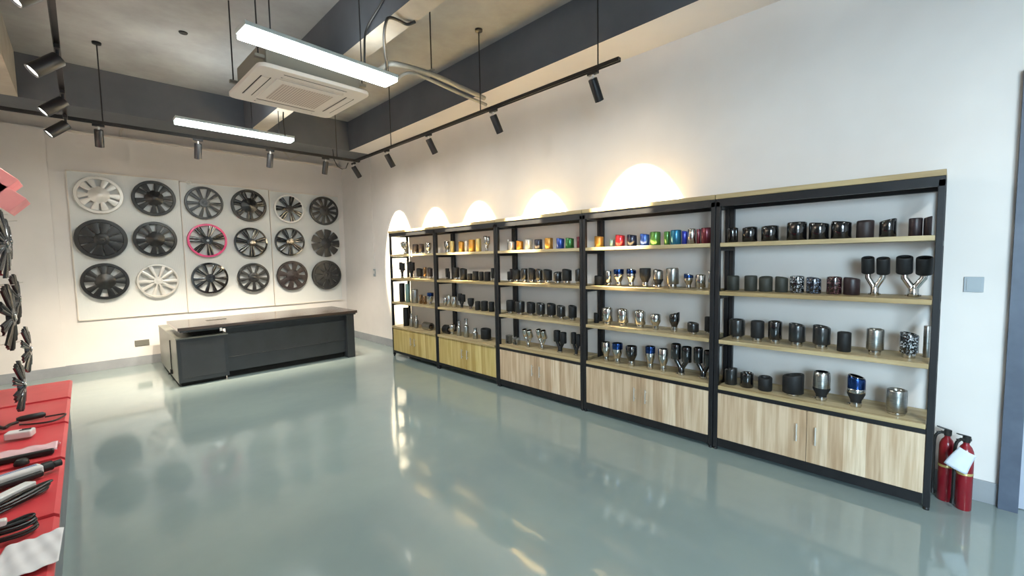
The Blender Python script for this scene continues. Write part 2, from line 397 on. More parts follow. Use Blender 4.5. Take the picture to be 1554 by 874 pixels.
# item: (x0, x1, ytop, ybase, kind, body material, look, slant)   in the crop's own coordinates
G = m_gloss; K = m_matte; C_ = m_carbon; S = m_steel; X = m_chrome
T = {}
T[4, 3] = (4.161, 1080, 250, [
 (62, 118, 395, 487, 'tube', G, 'black tubular exhaust tip half behind the post', 'n'), (122, 175, 390, 487, 'tube', G, 'slim gloss black slash-cut exhaust tip', 'l'),
 (193, 290, 385, 485, 'tube', G, 'gloss black angle-cut exhaust tip', 'f'), (312, 425, 378, 482, 'tube', G, 'wide gloss black angle-cut exhaust tip', 'f'),
 (472, 603, 360, 475, 'tube', G, 'gloss black straight-cut exhaust tip', 'n'), (612, 742, 360, 472, 'tube', G, 'white-glinting gloss black slash-cut tip', 'l'),
 (752, 886, 350, 466, 'tube', G, 'large gloss black slash-cut exhaust tip', 'l'), (912, 1027, 340, 457, 'tube', m_brown, 'matte brown-black exhaust tip', 'f'),
 (1056, 1170, 332, 452, 'tube', G, 'gloss black right-rising exhaust tip', 'r'), (1242, 1333, 330, 445, 'tube', m_maroon, 'dark maroon gloss exhaust tip', 'n'),
 (1337, 1393, 315, 440, 'tube', m_maroon, 'slim dark maroon exhaust tip', 'r')])
T[4, 2] = (4.161, 1080, 250, [
 (90, 168, 705, 797, 'tube', m_olive, 'olive-black straight exhaust tip', 'n'), (206, 288, 705, 802, 'tube', m_olive, 'olive-black exhaust tip', 'n'),
 (298, 385, 708, 806, 'tube', m_olive, 'dull olive-black exhaust tip', 'f'), (400, 482, 710, 810, 'tube', m_olive, 'olive-black slash-cut exhaust tip', 'l'),
 (492, 585, 712, 818, 'tube', m_forged, 'black exhaust tip with white flecks', 'n'), (596, 693, 715, 820, 'tube', m_forgedb, 'blue-black flecked exhaust tip', 'l'),
 (723, 823, 715, 825, 'tube', m_forgedr, 'red-black flecked exhaust tip', 'n'), (830, 938, 718, 830, 'tube', m_maroon, 'dark maroon slash-cut exhaust tip', 'l'),
 (905, 1145, 590, 835, 'twin', K, 'twin black exhaust tips on a polished Y pipe', 'o'), (1172, 1412, 580, 840, 'twin', K, 'twin black exhaust tips on a bright Y pipe', 'o')])
T[4, 1] = (4.317, 1080, 450, [
 (115, 218, 150, 281, 'cup', C_, 'carbon exhaust tip with polished rim', 'n'), (255, 345, 163, 300, 'cup', K, 'matte black exhaust tip on steel neck', 'n'),
 (368, 462, 170, 318, 'cup', G, 'gloss black rolled-rim exhaust tip on steel neck', 'n'), (503, 615, 180, 332, 'cup', C_, 'carbon weave exhaust tip on steel neck', 'l'),
 (660, 780, 190, 348, 'cup', C_, 'gloss carbon exhaust tip with black and chrome neck', 'l'), (820, 915, 235, 362, 'tube', K, 'plain matte black cylinder tip with bright inside', 'n'),
 (1010, 1130, 215, 386, 'cup', S, 'brushed steel exhaust tip on slotted neck', 'n'), (1228, 1358, 232, 405, 'cup', m_forged, 'black tip with white ripples on a chrome neck', 'l'),
 (1398, 1446, 195, 405, 'tube', S, 'tall slim steel tube beside the post', 'n')])
T[4, 0] = (4.317, 1080, 450, [
 (85, 168, 475, 587, 'tube', C_, 'black carbon tube tip', 'r'), (187, 275, 515, 611, 'tube', G, 'short gloss black tube tip', 'n'),
 (303, 397, 535, 628, 'tube', K, 'short matte black tip with bright slanted mouth', 'f'), (462, 605, 505, 655, 'low', K, 'wide matte black slash-cut exhaust tip on chrome foot', 'r'),
 (660, 778, 505, 695, 'bottle', S, 'steel and black stepped exhaust tip with clamp', 'n'), (885, 1008, 520, 732, 'bottle', m_burnt, 'blue and black stepped exhaust tip with clamp', 'l'),
 (1140, 1283, 615, 780, 'cup2', S, 'wide brushed steel canister tip', 'n')])
T[3, 3] = (5.461, 880, 290, [
 (120, 198, 365, 462, 'tube', m_gold, 'gold slash-cut tube', 'l'), (245, 285, 393, 460, 'tube', m_grey, 'small teal-grey tube', 'l'), (293, 375, 355, 458, 'tube', m_red, 'red slash-cut tube', 'l'),
 (390, 473, 355, 455, 'tube', m_navy, 'dark grey slash-cut tube', 'l'), (498, 576, 348, 452, 'tube', m_blue, 'blue slash-cut tube', 'l'), (580, 670, 337, 450, 'tube', m_green, 'bright green tube', 'n'),
 (698, 747, 335, 447, 'tube', m_green, 'narrow green tube', 'n'), (750, 842, 318, 440, 'tube', m_teal, 'glossy teal-blue tube', 'n'), (845, 890, 325, 440, 'tube', m_cobalt, 'royal blue tube', 'l'),
 (893, 963, 308, 435, 'tube', X, 'polished chrome tube', 'n'), (966, 1000, 312, 435, 'tube', m_dred, 'slim dark red tube', 'n'), (1003, 1096, 300, 432, 'tube', m_dred, 'wide dark red tube', 'n')])
T[3, 2] = (5.461, 880, 290, [
 (120, 200, 705, 785, 'tube', K, 'short black square-shouldered tip', 'n'), (213, 265, 668, 790, 'cup', X, 'slim chrome tip', 'n'), (280, 364, 660, 797, 'vase', m_burnt, 'blue and gold tapered tip', 'n'),
 (387, 466, 650, 797, 'vase', m_burnt, 'blue-topped chrome tip', 'l'), (495, 588, 645, 800, 'vase', K, 'tall matte black tapered tip', 'n'), (608, 692, 652, 805, 'bottle', S, 'silver tip with black collar', 'l'),
 (715, 820, 645, 810, 'cup', S, 'grey brushed steel canister tip on slim neck', 'n'), (862, 940, 690, 812, 'vase', m_burnt, 'short blue and gold tip', 'l'), (957, 1043, 695, 815, 'cup2', X, 'short chrome tip', 'n'),
 (1060, 1098, 665, 815, 'tube', X, 'slim tall chrome tip at the post', 'n')])
T[3, 1] = (5.461, 880, 440, [
 (55, 97, 185, 268, 'tube', K, 'matte black tip beside the post', 'l'), (185, 272, 150, 290, 'cup', X, 'polished steel canister tip', 'n'), (313, 403, 155, 300, 'cup', X, 'polished steel canister tip with slanted rim', 'l'),
 (455, 545, 168, 315, 'cup', X, 'polished steel tip on black-ringed neck', 'l'), (585, 672, 205, 332, 'vase', X, 'rounded polished steel tip', 'n'), (738, 828, 182, 350, 'vase', G, 'tall gloss black and chrome tip', 'r'),
 (890, 987, 268, 367, 'cup', C_, 'short carbon black slash-cut tip', 'l'), (1033, 1098, 225, 375, 'cup', K, 'black tip half behind the post', 'n')])
T[3, 0] = (5.461, 880, 440, [
 (183, 255, 445, 605, 'vase', X, 'slim polished tapered tip', 'n'), (268, 355, 458, 625, 'vase', m_burnt, 'blue-rimmed polished tapered tip', 'n'), (380, 475, 480, 645, 'vase', G, 'gloss black tapered tip on steel foot', 'n'),
 (543, 625, 475, 665, 'vase', m_burnt, 'blue-topped steel tip on long neck', 'n'), (648, 735, 500, 690, 'vase', X, 'polished steel tapered tip', 'n'), (750, 932, 465, 720, 'twin', G, 'gloss black twin tips on Y neck', 'n'),
 (936, 1110, 505, 762, 'twin', G, 'gloss black twin tips half behind the post', 'n')])
T[2, 3] = (6.241, 740, 320, [
 (104, 124, 265, 372, 'tube', S, 'silver grey tube sliver by the post', 'n'), (195, 255, 280, 370, 'tube', m_pale, 'pale silver slash-cut tube', 'l'), (270, 340, 275, 368, 'tube', m_orange, 'orange slash-cut tube', 'l'),
 (350, 425, 262, 363, 'tube', m_pale, 'white silver tube', 'n'), (442, 520, 265, 361, 'tube', m_navy, 'dark navy tube', 'n'), (540, 620, 252, 358, 'tube', m_gold, 'amber gold tube', 'n'),
 (650, 728, 250, 355, 'tube', m_blue, 'bright blue tube', 'l'), (737, 820, 248, 352, 'tube', m_green2, 'deep green tube', 'l'), (843, 892, 240, 348, 'tube', m_dred, 'dark crimson tube', 'n')])
row = [(112, 160, 570, 665), (160, 233, 550, 672), (234, 314, 555, 678), (318, 382, 552, 683), (386, 455, 545, 685), (457, 523, 555, 690), (526, 612, 555, 690), (625, 703, 580, 696), (706, 797, 555, 700), (830, 882, 548, 700)]
lk = ['small black tip half behind the post', 'black rounded tip with brownish sheen', 'black slash-cut tip with white glint', 'narrow black tip', 'taller black tip', 'black tip with bright rim edge', 'wide black tip with peaked top', 'shorter black slash-cut tip', 'large black slash-cut tip standing apart', 'black tip by the near post']
T[2, 2] = (6.241, 740, 320, [r + ('cup', (m_brown if i == 1 else C_ if i % 2 else K), lk[i], 'nnlnlllflr'[i]) for i, r in enumerate(row)])
row = [(138, 200, 80, 180), (203, 274, 85, 185), (288, 352, 88, 190), (358, 425, 95, 200), (437, 503, 97, 207), (508, 573, 113, 217), (595, 657, 112, 227)]
lk = ['squat black tip near the rear post', 'black tip with dark foot', 'black slash-cut tip', 'wide black slash-cut tip', 'black tip with bright foot', 'short black tip on long bright neck', 'black sloped-top tip standing apart']
T[2, 1] = (4.853, 740, 440, [r + ('cup', (C_ if i % 2 else K), lk[i], 'nnlllll'[i]) for i, r in enumerate(row)])
T[2, 0] = (4.853, 740, 440, [
 (140, 178, 342, 404, 'frame', S, 'small square steel tube end', 'n'), (192, 235, 362, 418, 'frame', X, 'small open square steel tube', 'n'), (255, 342, 300, 432, 'twin', X, 'polished twin-outlet tip', 'o'),
 (357, 445, 308, 457, 'twin', X, 'polished twin tip on Y pipe', 'o'), (480, 588, 315, 478, 'twin', K, 'matte black twin tip with steel foot', 'n'), (610, 695, 325, 495, 'twin', K, 'matte black twin tip by the post', 'n')])
T[1, 3] = (7.284, 575, 330, [
 (642, 710, 270, 393, 'vase', X, 'chrome tip with dark rim', 'n'), (712, 774, 310, 395, 'vase', m_pgold, 'pale gold small tip', 'n'), (785, 835, 265, 392, 'tube', m_pgold, 'gold-tinted chrome tube', 'n'),
 (880, 945, 260, 387, 'tube', m_gold, 'yellow gold tube', 'l'), (948, 988, 260, 386, 'tube', m_pale, 'cream silver tube', 'n'), (991, 1066, 250, 385, 'tube', m_gold, 'wide gold tube', 'n'),
 (1070, 1132, 240, 384, 'tube', m_pgold, 'light gold tube', 'n'), (1150, 1238, 210, 382, 'twin', X, 'tall polished twin tube', 'n')])
T[1, 2] = (7.284, 575, 330, [
 (645, 686, 570, 690, 'cup', K, 'black tip by the far post', 'n'), (692, 785, 605, 697, 'low', K, 'wide low black tip', 'l'), (815, 890, 570, 706, 'cup', K, 'black tip with grey band', 'n'),
 (898, 976, 578, 710, 'tube', m_inner, 'dark slash-cut tip with steel side', 'l'), (979, 1034, 640, 715, 'tube', K, 'small black tip', 'n'), (1037, 1104, 615, 718, 'tube', K, 'black square-topped tip', 'n'),
 (1107, 1160, 620, 720, 'tube', K, 'narrow black tip', 'n'), (1163, 1236, 620, 722, 'tube', K, 'wider black tip', 'n'), (1240, 1274, 580, 724, 'cup', K, 'black tip by the near post', 'n')])
T[1, 1] = (5.826, 575, 440, [
 (527, 567, 80, 158, 'cup', X, 'short chrome tip', 'n'), (598, 641, 60, 160, 'tube', X, 'chrome tube tip', 'n'), (644, 688, 65, 162, 'tube', X, 'bright chrome tube tip', 'n'), (691, 774, 45, 174, 'twin', K, 'black-topped twin chrome tip', 'n'),
 (785, 843, 88, 185, 'vase', K, 'black tapered tip', 'n'), (850, 900, 115, 194, 'tube', K, 'small black tip', 'n'), (903, 966, 118, 205, 'tube', K, 'black square-topped tip', 'n'), (970, 1022, 125, 212, 'tube', K, 'black tip beside the near post', 'n')])
T[1, 0] = (5.826, 575, 440, [
 (533, 608, 320, 396, 'lying', m_inner, 'dark tube lying on its side', 'n'), (622, 672, 315, 402, 'vase', X, 'short chrome tip', 'n'), (688, 728, 285, 415, 'insert', S, 'steel silencer tube', 'n'),
 (750, 795, 262, 427, 'insert', S, 'taller steel silencer tube', 'n'), (830, 875, 345, 440, 'insert', S, 'short steel silencer tube', 'n'), (900, 993, 340, 446, 'low', K, 'black canister tip', 'l')])
T[0, 3] = (7.284, 575, 330, [
 (228, 348, 262, 402, 'twin', X, 'polished twin chrome tip', 'o'), (372, 436, 285, 392, 'cup', m_brown, 'black-brown tip', 'n'), (438, 502, 285, 392, 'cup', m_brown, 'brownish black tip', 'n'), (515, 586, 280, 396, 'vase', X, 'chrome tip with dark rim', 'n')])
T[0, 2] = (7.284, 575, 330, [
 (210, 303, 505, 677, 'twin', K, 'black twin tip on steel Y pipe', 'n'), (306, 412, 500, 682, 'twin', K, 'wide black twin tip', 'n'), (415, 488, 570, 684, 'cup', K, 'black tip with glinting side', 'l'),
 (492, 530, 560, 685, 'cup', m_bronze, 'bronze tinted tip', 'n'), (535, 596, 565, 690, 'cup', m_brown, 'brown-black tip', 'l')])
T[0, 1] = (5.826, 575, 440, [
 (180, 231, -52, 111, 'tube', K, 'tall matte black tube', 'n'), (234, 276, -48, 115, 'tube', m_grey, 'tall pale grey tube', 'n'), (290, 350, 5, 126, 'tube', S, 'steel tube', 'n'),
 (358, 388, 50, 130, 'tube', m_bronze, 'slim bronze tube', 'n'), (391, 424, 60, 132, 'tube', m_bronze, 'short bronze tube', 'n'), (427, 486, 35, 140, 'vase', m_burnt, 'dark blue-topped chrome tip', 'n')])
T[0, 0] = (5.826, 575, 440, [
 (215, 267, 165, 327, 'tube', m_inner, 'tall dark steel tube', 'n'), (269, 306, 220, 338, 'insert', S, 'steel silencer tube', 'n'), (313, 350, 240, 349, 'insert', S, 'short steel silencer tube', 'n'),
 (378, 490, 298, 365, 'lying', S, 'long steel tube lying on its side', 'n')])

def can_profile(r, z0, z1, wall=None, rim=0.004, closed_bottom=True):
    wl = wall or min(0.006, r * 0.12)
    rim = min(0.011, r * 0.22)
    return [(0, z0), (r - 0.003, z0), (r, z0 + 0.004), (r, z1 - rim), (r - rim * 0.12, z1 - rim * 0.5), (r - rim * 0.4, z1 - rim * 0.15), (r - rim * 0.8, z1), (r - rim * 1.1, z1), (r - rim * 1.5, z1 - rim * 0.4), (r - wl - rim * 1.5, z1 - rim * 2), (r - wl - 0.002, z0 + (z1 - z0) * 0.35), (0, z0 + (z1 - z0) * 0.35)]
def slant_fn(z0, h, kind, r):
    d = {'n': None, 'o': None, 'l': (0, -1), 'r': (0, 1), 'f': (-1, 0)}[kind]   # the direction in which the cut falls (image right is -Y)
    if d is None: return None
    k = min(0.22, 0.11 * h / (2 * r)) * (1.5 if kind == 'r' else 1)
    def fn(v):
        t = max(0.0, (v.z - z0 - 0.45 * (h - z0)) / (0.55 * (h - z0)))
        q = (v.x * d[0] + v.y * d[1])
        return (v.x, v.y, v.z - k * t * (q + r))
    return fn
def tip(kind, w, h, m, par, slant):
    r = w / 2; liner = X if m in (K, G, C_) else m
    n = 28
    if kind == 'tube':
        MB().lathe(can_profile(r, 0, h), n, fn=slant_fn(0, h, slant, r)).build('outer_sleeve', m, par)
        MB().lathe([(r * 0.8, h * 0.36), (r * 0.8, h * 0.6), (r * 0.76, h * 0.6), (r * 0.76, h * 0.36)], n).build('inner_pipe', m_inner if m in (G, K) else m, par)
    elif kind in ('cup', 'cup2', 'low'):
        zn = h * (0.2 if kind == 'cup' else 0.12); rn = r * (0.70 if kind == 'cup' else 0.86 if kind == 'cup2' else 0.6)
        MB().lathe([(rn * 0.9, zn)] + [(a, max(b, zn)) for a, b in can_profile(r, zn, h)[1:]], n, fn=slant_fn(zn, h, slant, r)).build('outer_sleeve', m, par)
        MB().lathe([(0, 0), (rn * 0.96, 0), (rn, 0.003), (rn, zn * 0.55), (rn * 1.06, zn * 0.6), (rn * 1.06, zn * 0.85), (rn * 0.95, zn * 0.9), (rn * 0.95, zn + 0.008), (0, zn + 0.008)], n).build('inlet_neck', X, par)
    elif kind == 'vase':
        rn = r * 0.56; zt = h * 0.58
        MB().lathe([(rn, h * 0.26), (rn * 1.1, h * 0.32), (r * 0.9, h * 0.5), (r, zt), (r, h - 0.004), (r - 0.002, h), (r - 0.007, h), (r - 0.008, h * 0.6), (0, h * 0.55)], n, fn=slant_fn(h * 0.5, h, slant, r)).build('outer_sleeve', m if m is not m_burnt else X, par)
        if m is m_burnt:
            MB().lathe([(r + 0.0006, h * 0.72), (r + 0.0012, h * 0.73), (r + 0.0012, h - 0.004), (r, h + 0.001), (r - 0.004, h + 0.001)], n, fn=slant_fn(h * 0.5, h, slant, r)).build('blue_rim', m, par)
        MB().lathe([(0, 0), (rn * 0.95, 0), (rn, 0.003), (rn, h * 0.1), (rn * 1.08, h * 0.11), (rn * 1.08, h * 0.15), (rn * 0.97, h * 0.16), (rn * 0.97, h * 0.28), (0, h * 0.28)], n).build('inlet_neck', X, par)
    elif kind == 'bottle':
        rn = r * 0.62
        MB().lathe([(r * 0.97, h * 0.45), (r, h * 0.47), (r, h - 0.02), (r * 0.93, h - 0.004), (r * 0.85, h), (r * 0.78, h), (r * 0.76, h * 0.5), (0, h * 0.46)], n, fn=slant_fn(h * 0.45, h, slant, r)).build('outer_sleeve', m, par)
        MB().lathe([(r * 0.9, h * 0.99), (r * 0.87, h * 1.005), (r * 0.72, h * 1.005), (r * 0.72, h * 0.6)], n, fn=slant_fn(h * 0.45, h, slant, r)).build('rolled_rim', G, par)
        if m is m_burnt: MB().lathe([(r * 1.004, h * 0.46), (r * 1.03, h * 0.47), (r * 1.03, h * 0.57), (r * 1.004, h * 0.58)], n).build('silver_band', X, par)
        MB().lathe([(rn, h * 0.14), (rn, h * 0.2), (r * 1.0, h * 0.40), (r * 1.0, h * 0.46), (0, h * 0.46)], n).build('taper', K, par)
        c = MB().lathe([(0, 0), (rn * 0.95, 0), (rn, 0.003), (rn, h * 0.04), (rn * 1.1, h * 0.05), (rn * 1.1, h * 0.12), (rn, h * 0.13), (rn, h * 0.15), (0, h * 0.15)], n)
        c.cyl((-rn * 0.4, rn * 1.05, h * 0.085), (-rn * 0.4, rn * 1.5, h * 0.085), h * 0.03, n=8)
        c.build('inlet_clamp', X, par)
    elif kind == 'twin':
        rc = w * 0.235; oy = w / 2 - rc; hc = h * (0.42 if slant == 'o' else 0.5); rb = w * 0.15; rp = w * 0.11
        up = slant == 'o'
        ym = m if m in (G, K, X) and not up else X
        for s, dz in ((1, 0), (-1, -h * 0.05 if not up else h * 0.02)):
            zt = h + min(0, dz) if dz < 0 else h - dz
            cn = MB().lathe([(rp * 0.9, zt - hc)] + can_profile(rc, zt - hc, zt)[1:6] + [(rc * 0.82, zt), (rc * 0.8, zt - 0.02), (rc * 0.8, zt - hc * 0.6), (0, zt - hc * 0.6)], 22, (0, s * oy, 0))
            il = MB().lathe([(rc * 0.79, zt - hc * 0.58), (rc * 0.79, zt - 0.012), (rc * 0.76, zt - 0.012), (rc * 0.7, zt - hc * 0.5), (0, zt - hc * 0.5)], 22, (0, s * oy, 0))
            if up:
                tl = Matrix.Rotation(-0.32, 3, 'Y'); pv = Vector((0, s * oy, zt - hc * 0.75))
                for q_ in (cn, il): q_.v = [tuple(pv + tl @ (Vector(v) - pv)) for v in q_.v]
            co_ = cn.build('tip', m, par)
            if up or m is G: il.build('inner_pipe', X, co_)
        y = MB()
        for s in (1, -1):
            z1 = h - hc + 0.006 + (-h * 0.05 if not up and s < 0 else -h * 0.02 if up and s < 0 else 0)
            y.tube([(0, s * rp * 0.3, h * 0.16), (0, s * rp * 0.5, h * 0.24), (0, s * oy * 0.6, h * 0.36), (0, s * oy * 0.95, h * 0.46), (0, s * oy, max(h * 0.5, z1))], [rp, rp, rp, rp, rp * 1.05], 12)
        y.lathe([(rb, 0.02), (rb, h * 0.2), (rb * 0.8, h * 0.26), (0, h * 0.26)], 20)
        y.build('y_pipe', ym if not (m is K and not up) else K, par)
        c = MB().lathe([(0, 0), (rb, 0), (rb * 1.12, 0.004), (rb * 1.12, h * 0.08), (rb, h * 0.09), (0, h * 0.09)], 20)
        for s in (1, -1): c.cyl((-rb * 0.6, s * rb * 1.0, h * 0.045), (-rb * 0.6, s * rb * 1.45, h * 0.045), h * 0.022, n=8)
        c.build('clamp', X, par)
    elif kind == 'frame':
        t_ = w * 0.12; d_ = 0.03
        f = MB().box(-d_, -r, 0, d_, -r + t_, h).box(-d_, r - t_, 0, d_, r, h).box(-d_, -r + t_, 0, d_, r - t_, t_)
        if m is S: f.box(-d_, -r + t_, h - t_, d_, r - t_, h)
        f.build('square_sleeve', m, par, bevel=0.002)
        MB().lathe([(r * 0.34, -d_), (r * 0.34, d_), (r * 0.28, d_), (r * 0.28, -d_), (r * 0.34, -d_)], 18, (0, 0, t_ + r * 0.34), (1, 0, 0)).build('inlet_neck', X, par)
    elif kind == 'insert':
        MB().lathe(can_profile(r, 0, h * 0.6), n).build('body', m, par)
        MB().lathe([(r * 0.97, h * 0.6), (r * 0.7, h * 0.68), (r * 0.62, h * 0.72), (r * 0.62, h * 0.92), (r * 0.75, h * 0.93), (r * 0.75, h), (r * 0.6, h), (r * 0.55, h * 0.7), (0, h * 0.66)], n).build('neck', X, par)
    elif kind == 'lying':
        rr = h / 2
        MB().lathe([(rr * 0.8, -w / 2), (rr, -w / 2 + 0.004), (rr, w / 2 - 0.004), (rr * 0.8, w / 2), (rr * 0.76, w / 2 - 0.01), (rr * 0.76, -w / 2 + 0.01), (rr * 0.8, -w / 2)], 24, (0, 0, rr), (0, 1, 0)).build('outer_sleeve', m, par)
        MB().lathe([(rr * 0.5, -w / 2 + 0.004), (rr * 0.5, w / 2 - 0.004), (rr * 0.44, w / 2 - 0.004), (rr * 0.44, -w / 2 + 0.004), (rr * 0.5, -w / 2 + 0.004)], 20, (0, 0, rr), (0, 1, 0)).build('inner_pipe', X, par)

for (k, lv), (sc, ox, oy, items) in T.items():
    zs = LV[lv] + BT / 2 + 0.0005
    if lv == 0 and k < 2: zs = 0.485 + BT / 2 + 0.0005
    ylo = S0 - (k + 1) * SW + PT + 0.004; yhi = S0 - k * SW - PT - 0.004
    prev = None
    for i, (a, b, c, d_, kind, m, look, sl) in enumerate(items):
        xc = ox + (a + b) / 2 / sc; yb = oy + d_ / sc; wpx = (b - a) / sc; hpx = (d_ - c) / sc
        xx = -0.2
        if lv <= 1:
            p = un(xc, yb, 2, zs); xx = min(-0.13, max(-0.25, p.x + 0.02))
        p = un(xc, yb - hpx / 2, 0, xx)
        depth = (Vector((xx, p.y, zs)) - CC).dot(CF)
        w_ = wpx * depth / F / math.sqrt(1 + ((xc - W / 2) / F) ** 2)
        h_ = hpx * depth / F
        half = w_ / 2
        yy = min(yhi - half, max(ylo + half, p.y))
        # keep neighbours apart
        if prev is not None:
            py, ph = prev
            if py - ph - 0.002 < yy + half:
                half2 = max(0.5 * half, (py - ph - 0.002) - yy)
                if half2 < half:
                    sh = min(half - half2, 0.012); yy = max(ylo + half2, yy - sh / 2); half = min(half, py - ph - 0.002 - yy); w_ = 2 * max(half, 0.015)
        prev = (yy, w_ / 2)
        nm = 'exhaust_tip' if kind not in ('twin', 'insert', 'lying') else {'twin': 'twin_exhaust_tip', 'insert': 'silencer_tube', 'lying': 'exhaust_tube'}[kind]
        t = thing(nm, '%s, %s from left, %s, %s' % (look, ORD[i], LEVN[lv], BAY[k]), 'exhaust tip', (xx, yy, zs), 'exhaust tips on the %s of the %s' % (LEVN[lv], BAY[k]))
        tip(kind, w_, h_, m, t, sl)
        if kind == 'lying': pass

# ------------------------------------------------------------------ wheel covers
def wheel_cover(t, R, rim_m, sp_m, spec, hub_m=None, cap_m=None, rot=0.0):
    """built facing -Y around the origin of t.  spec: (list of (angle_deg, half_in, half_out) windows, r_in, r_out, hub_r, split)"""
    wins, ri, ro, hr, split, rimw = spec
    def place(mb, name, m):
        mb.v = [(x, -z, y) for x, y, z in mb.v]      # local z axis becomes -Y
        return mb.build(name, m, t)
    dome = lambda rr: 0.030 + 0.012 * math.cos(min(1, rr / R) * PI / 2)
    if rimw > 0:
        r0 = R * (1 - rimw)
        place(MB().lathe([(R, 0.002), (R, 0.018), (R - 0.005, 0.030), (r0 + 0.006, 0.032), (r0, 0.026), (r0, 0.008), (r0 + 0.01, 0.002), (R, 0.002)], 56), 'rim', rim_m)
    place(MB().lathe([(0, dome(0) + 0.004), (hr * R * 0.45, dome(0) + 0.004), (hr * R * 0.5, dome(0)), (hr * R * 0.92, dome(hr * R)), (hr * R, dome(hr * R) - 0.006), (hr * R, 0.012), (0, 0.012)], 36), 'hub', hub_m or sp_m)
    place(MB().lathe([(0, dome(0) + 0.009), (hr * R * 0.26, dome(0) + 0.008), (hr * R * 0.32, dome(0) + 0.0035), (0, dome(0) + 0.0035)], 20), 'centre_cap', cap_m or sp_m)
    n = len(wins); ri *= R; ro *= R
    for i in range(n):
        a0, hi0, ho0 = wins[i]; a1, hi1, ho1 = wins[(i + 1) % n]
        if i == n - 1: a1 += 360
        s_in = (math.radians(a0 + hi0 + rot), math.radians(a1 - hi1 + rot)); s_out = (math.radians(a0 + ho0 + rot), math.radians(a1 - ho1 + rot))
        ranges = [(0, 1)] if not split else [(0, 0.45), (0.55, 1)]
        mb = MB()
        for (u0, u1) in ranges:
            nr, na = 6, 5
            ra, rb = hr * R * 0.9, ro
            top = []; bot = []
            for jr in range(nr + 1):
                rr = ra + (rb - ra) * jr / nr
                q = max(0, (rr - ri) / (ro - ri)); q = min(1, q)
                A0 = s_in[0] + (s_out[0] - s_in[0]) * q; A1 = s_in[1] + (s_out[1] - s_in[1]) * q
                sp = 1 if not split else min(1, max(0, (q - 0.15) / 0.25))
                v0 = u0 * sp + (0 if u0 < 0.5 else 0.5) * (1 - sp); v1 = u1 * sp + (0.5 if u1 < 0.5 else 1) * (1 - sp)
                if not split: v0, v1 = 0, 1
                for ja in range(na + 1):
                    e = ja / na; a = A0 + (A1 - A0) * (v0 + (v1 - v0) * e)
                    zz = dome(rr) - (0.006 if split else 0.003) * (2 * e - 1) ** 2 - 0.004 * q
                    top.append((rr * math.cos(a), rr * math.sin(a), zz)); bot.append((rr * math.cos(a), rr * math.sin(a), zz - 0.012))
            N_ = len(top); fs = []
            idx = lambda jr, ja: jr * (na + 1) + ja
            for jr in range(nr):
                for ja in range(na):
                    q4 = (idx(jr, ja), idx(jr + 1, ja), idx(jr + 1, ja + 1), idx(jr, ja + 1))
                    fs.append(q4); fs.append(tuple(N_ + v for v in reversed(q4)))
            for jr in range(nr):
                for ja, fl in ((0, 0), (na, 1)):
                    e_ = (idx(jr, ja), N_ + idx(jr, ja), N_ + idx(jr + 1, ja), idx(jr + 1, ja)); fs.append(e_ if not fl else tuple(reversed(e_)))
            for ja in range(na):
                for jr, fl in ((0, 1), (nr, 0)):
                    e_ = (idx(jr, ja), N_ + idx(jr, ja), N_ + idx(jr, ja + 1), idx(jr, ja + 1)); fs.append(tuple(reversed(e_)) if not fl else e_)
            mb.add(top + bot, fs)
        place(mb, 'spoke', sp_m)

def alt(n, bi, bo, si, so, off=90):
    return [(off + i * 360 / n, (bi if i % 2 == 0 else si), (bo if i % 2 == 0 else so)) for i in range(n)]
def even(n, a, b, off=90): return [(off + i * 360 / n, a, b) for i in range(n)]
SP_BIG = (alt(10, 11, 11.5, 3.5, 3.8), 0.44, 0.84, 0.44, False, 0.16)
SP_SILV = (alt(10, 10, 11, 4.5, 4.5), 0.46, 0.84, 0.45, False, 0.16)
SP_V5 = (alt(10, 11, 15, 6, 11), 0.26, 0.93, 0.22, False, 0.10)
SP_SPLIT7 = (even(7, 9, 14.5), 0.32, 0.90, 0.26, True, 0.12)
SP_SPLIT7H = (even(7, 10, 13), 0.48, 0.84, 0.47, True, 0.16)
SP_FINE = (even(12, 5, 7), 0.36, 0.85, 0.35, False, 0.15)
SP_SLIT = (even(10, 1.5, 2.6), 0.36, 0.82, 0.32, False, 0.18)
SP_OPEN = (even(9, 2.0, 5.0), 0.42, 1.0, 0.40, False, 0)
SP_TURB = (even(8, 7, 9.5), 0.42, 0.84, 0.42, False, 0.16)
SP_TEN = (even(9, 10, 12), 0.36, 0.85, 0.35, False, 0.15)
SP_W5 = (alt(10, 12, 13.5, 6, 9), 0.30, 0.87, 0.27, False, 0.13)
m_wsilver = noise_col(mat('silver_paint', '#d6d2cc', 0.35, 0.25), '#d0ccc6', '#dcd8d2', 6, 2)
m_wwhite = mat('white_gloss', '#e4e0dc', 0.3, coat=0.3)
m_wgraph = noise_col(mat('graphite_paint', '#3b3e42', 0.35, 0.3), '#36393d', '#414448', 6, 2)
m_wgreyd = noise_col(mat('dark_grey_plastic', '#222223', 0.42), '#1f1f20', '#262627', 6, 2)
m_wpink = noise_col(mat('pink_plastic', '#d8487f', 0.4, coat=0.2), '#d24279', '#de4e85', 6, 2)
m_wsat = noise_col(mat('satin_black', '#101113', 0.38), '#0e0f11', '#131416', 6, 2)
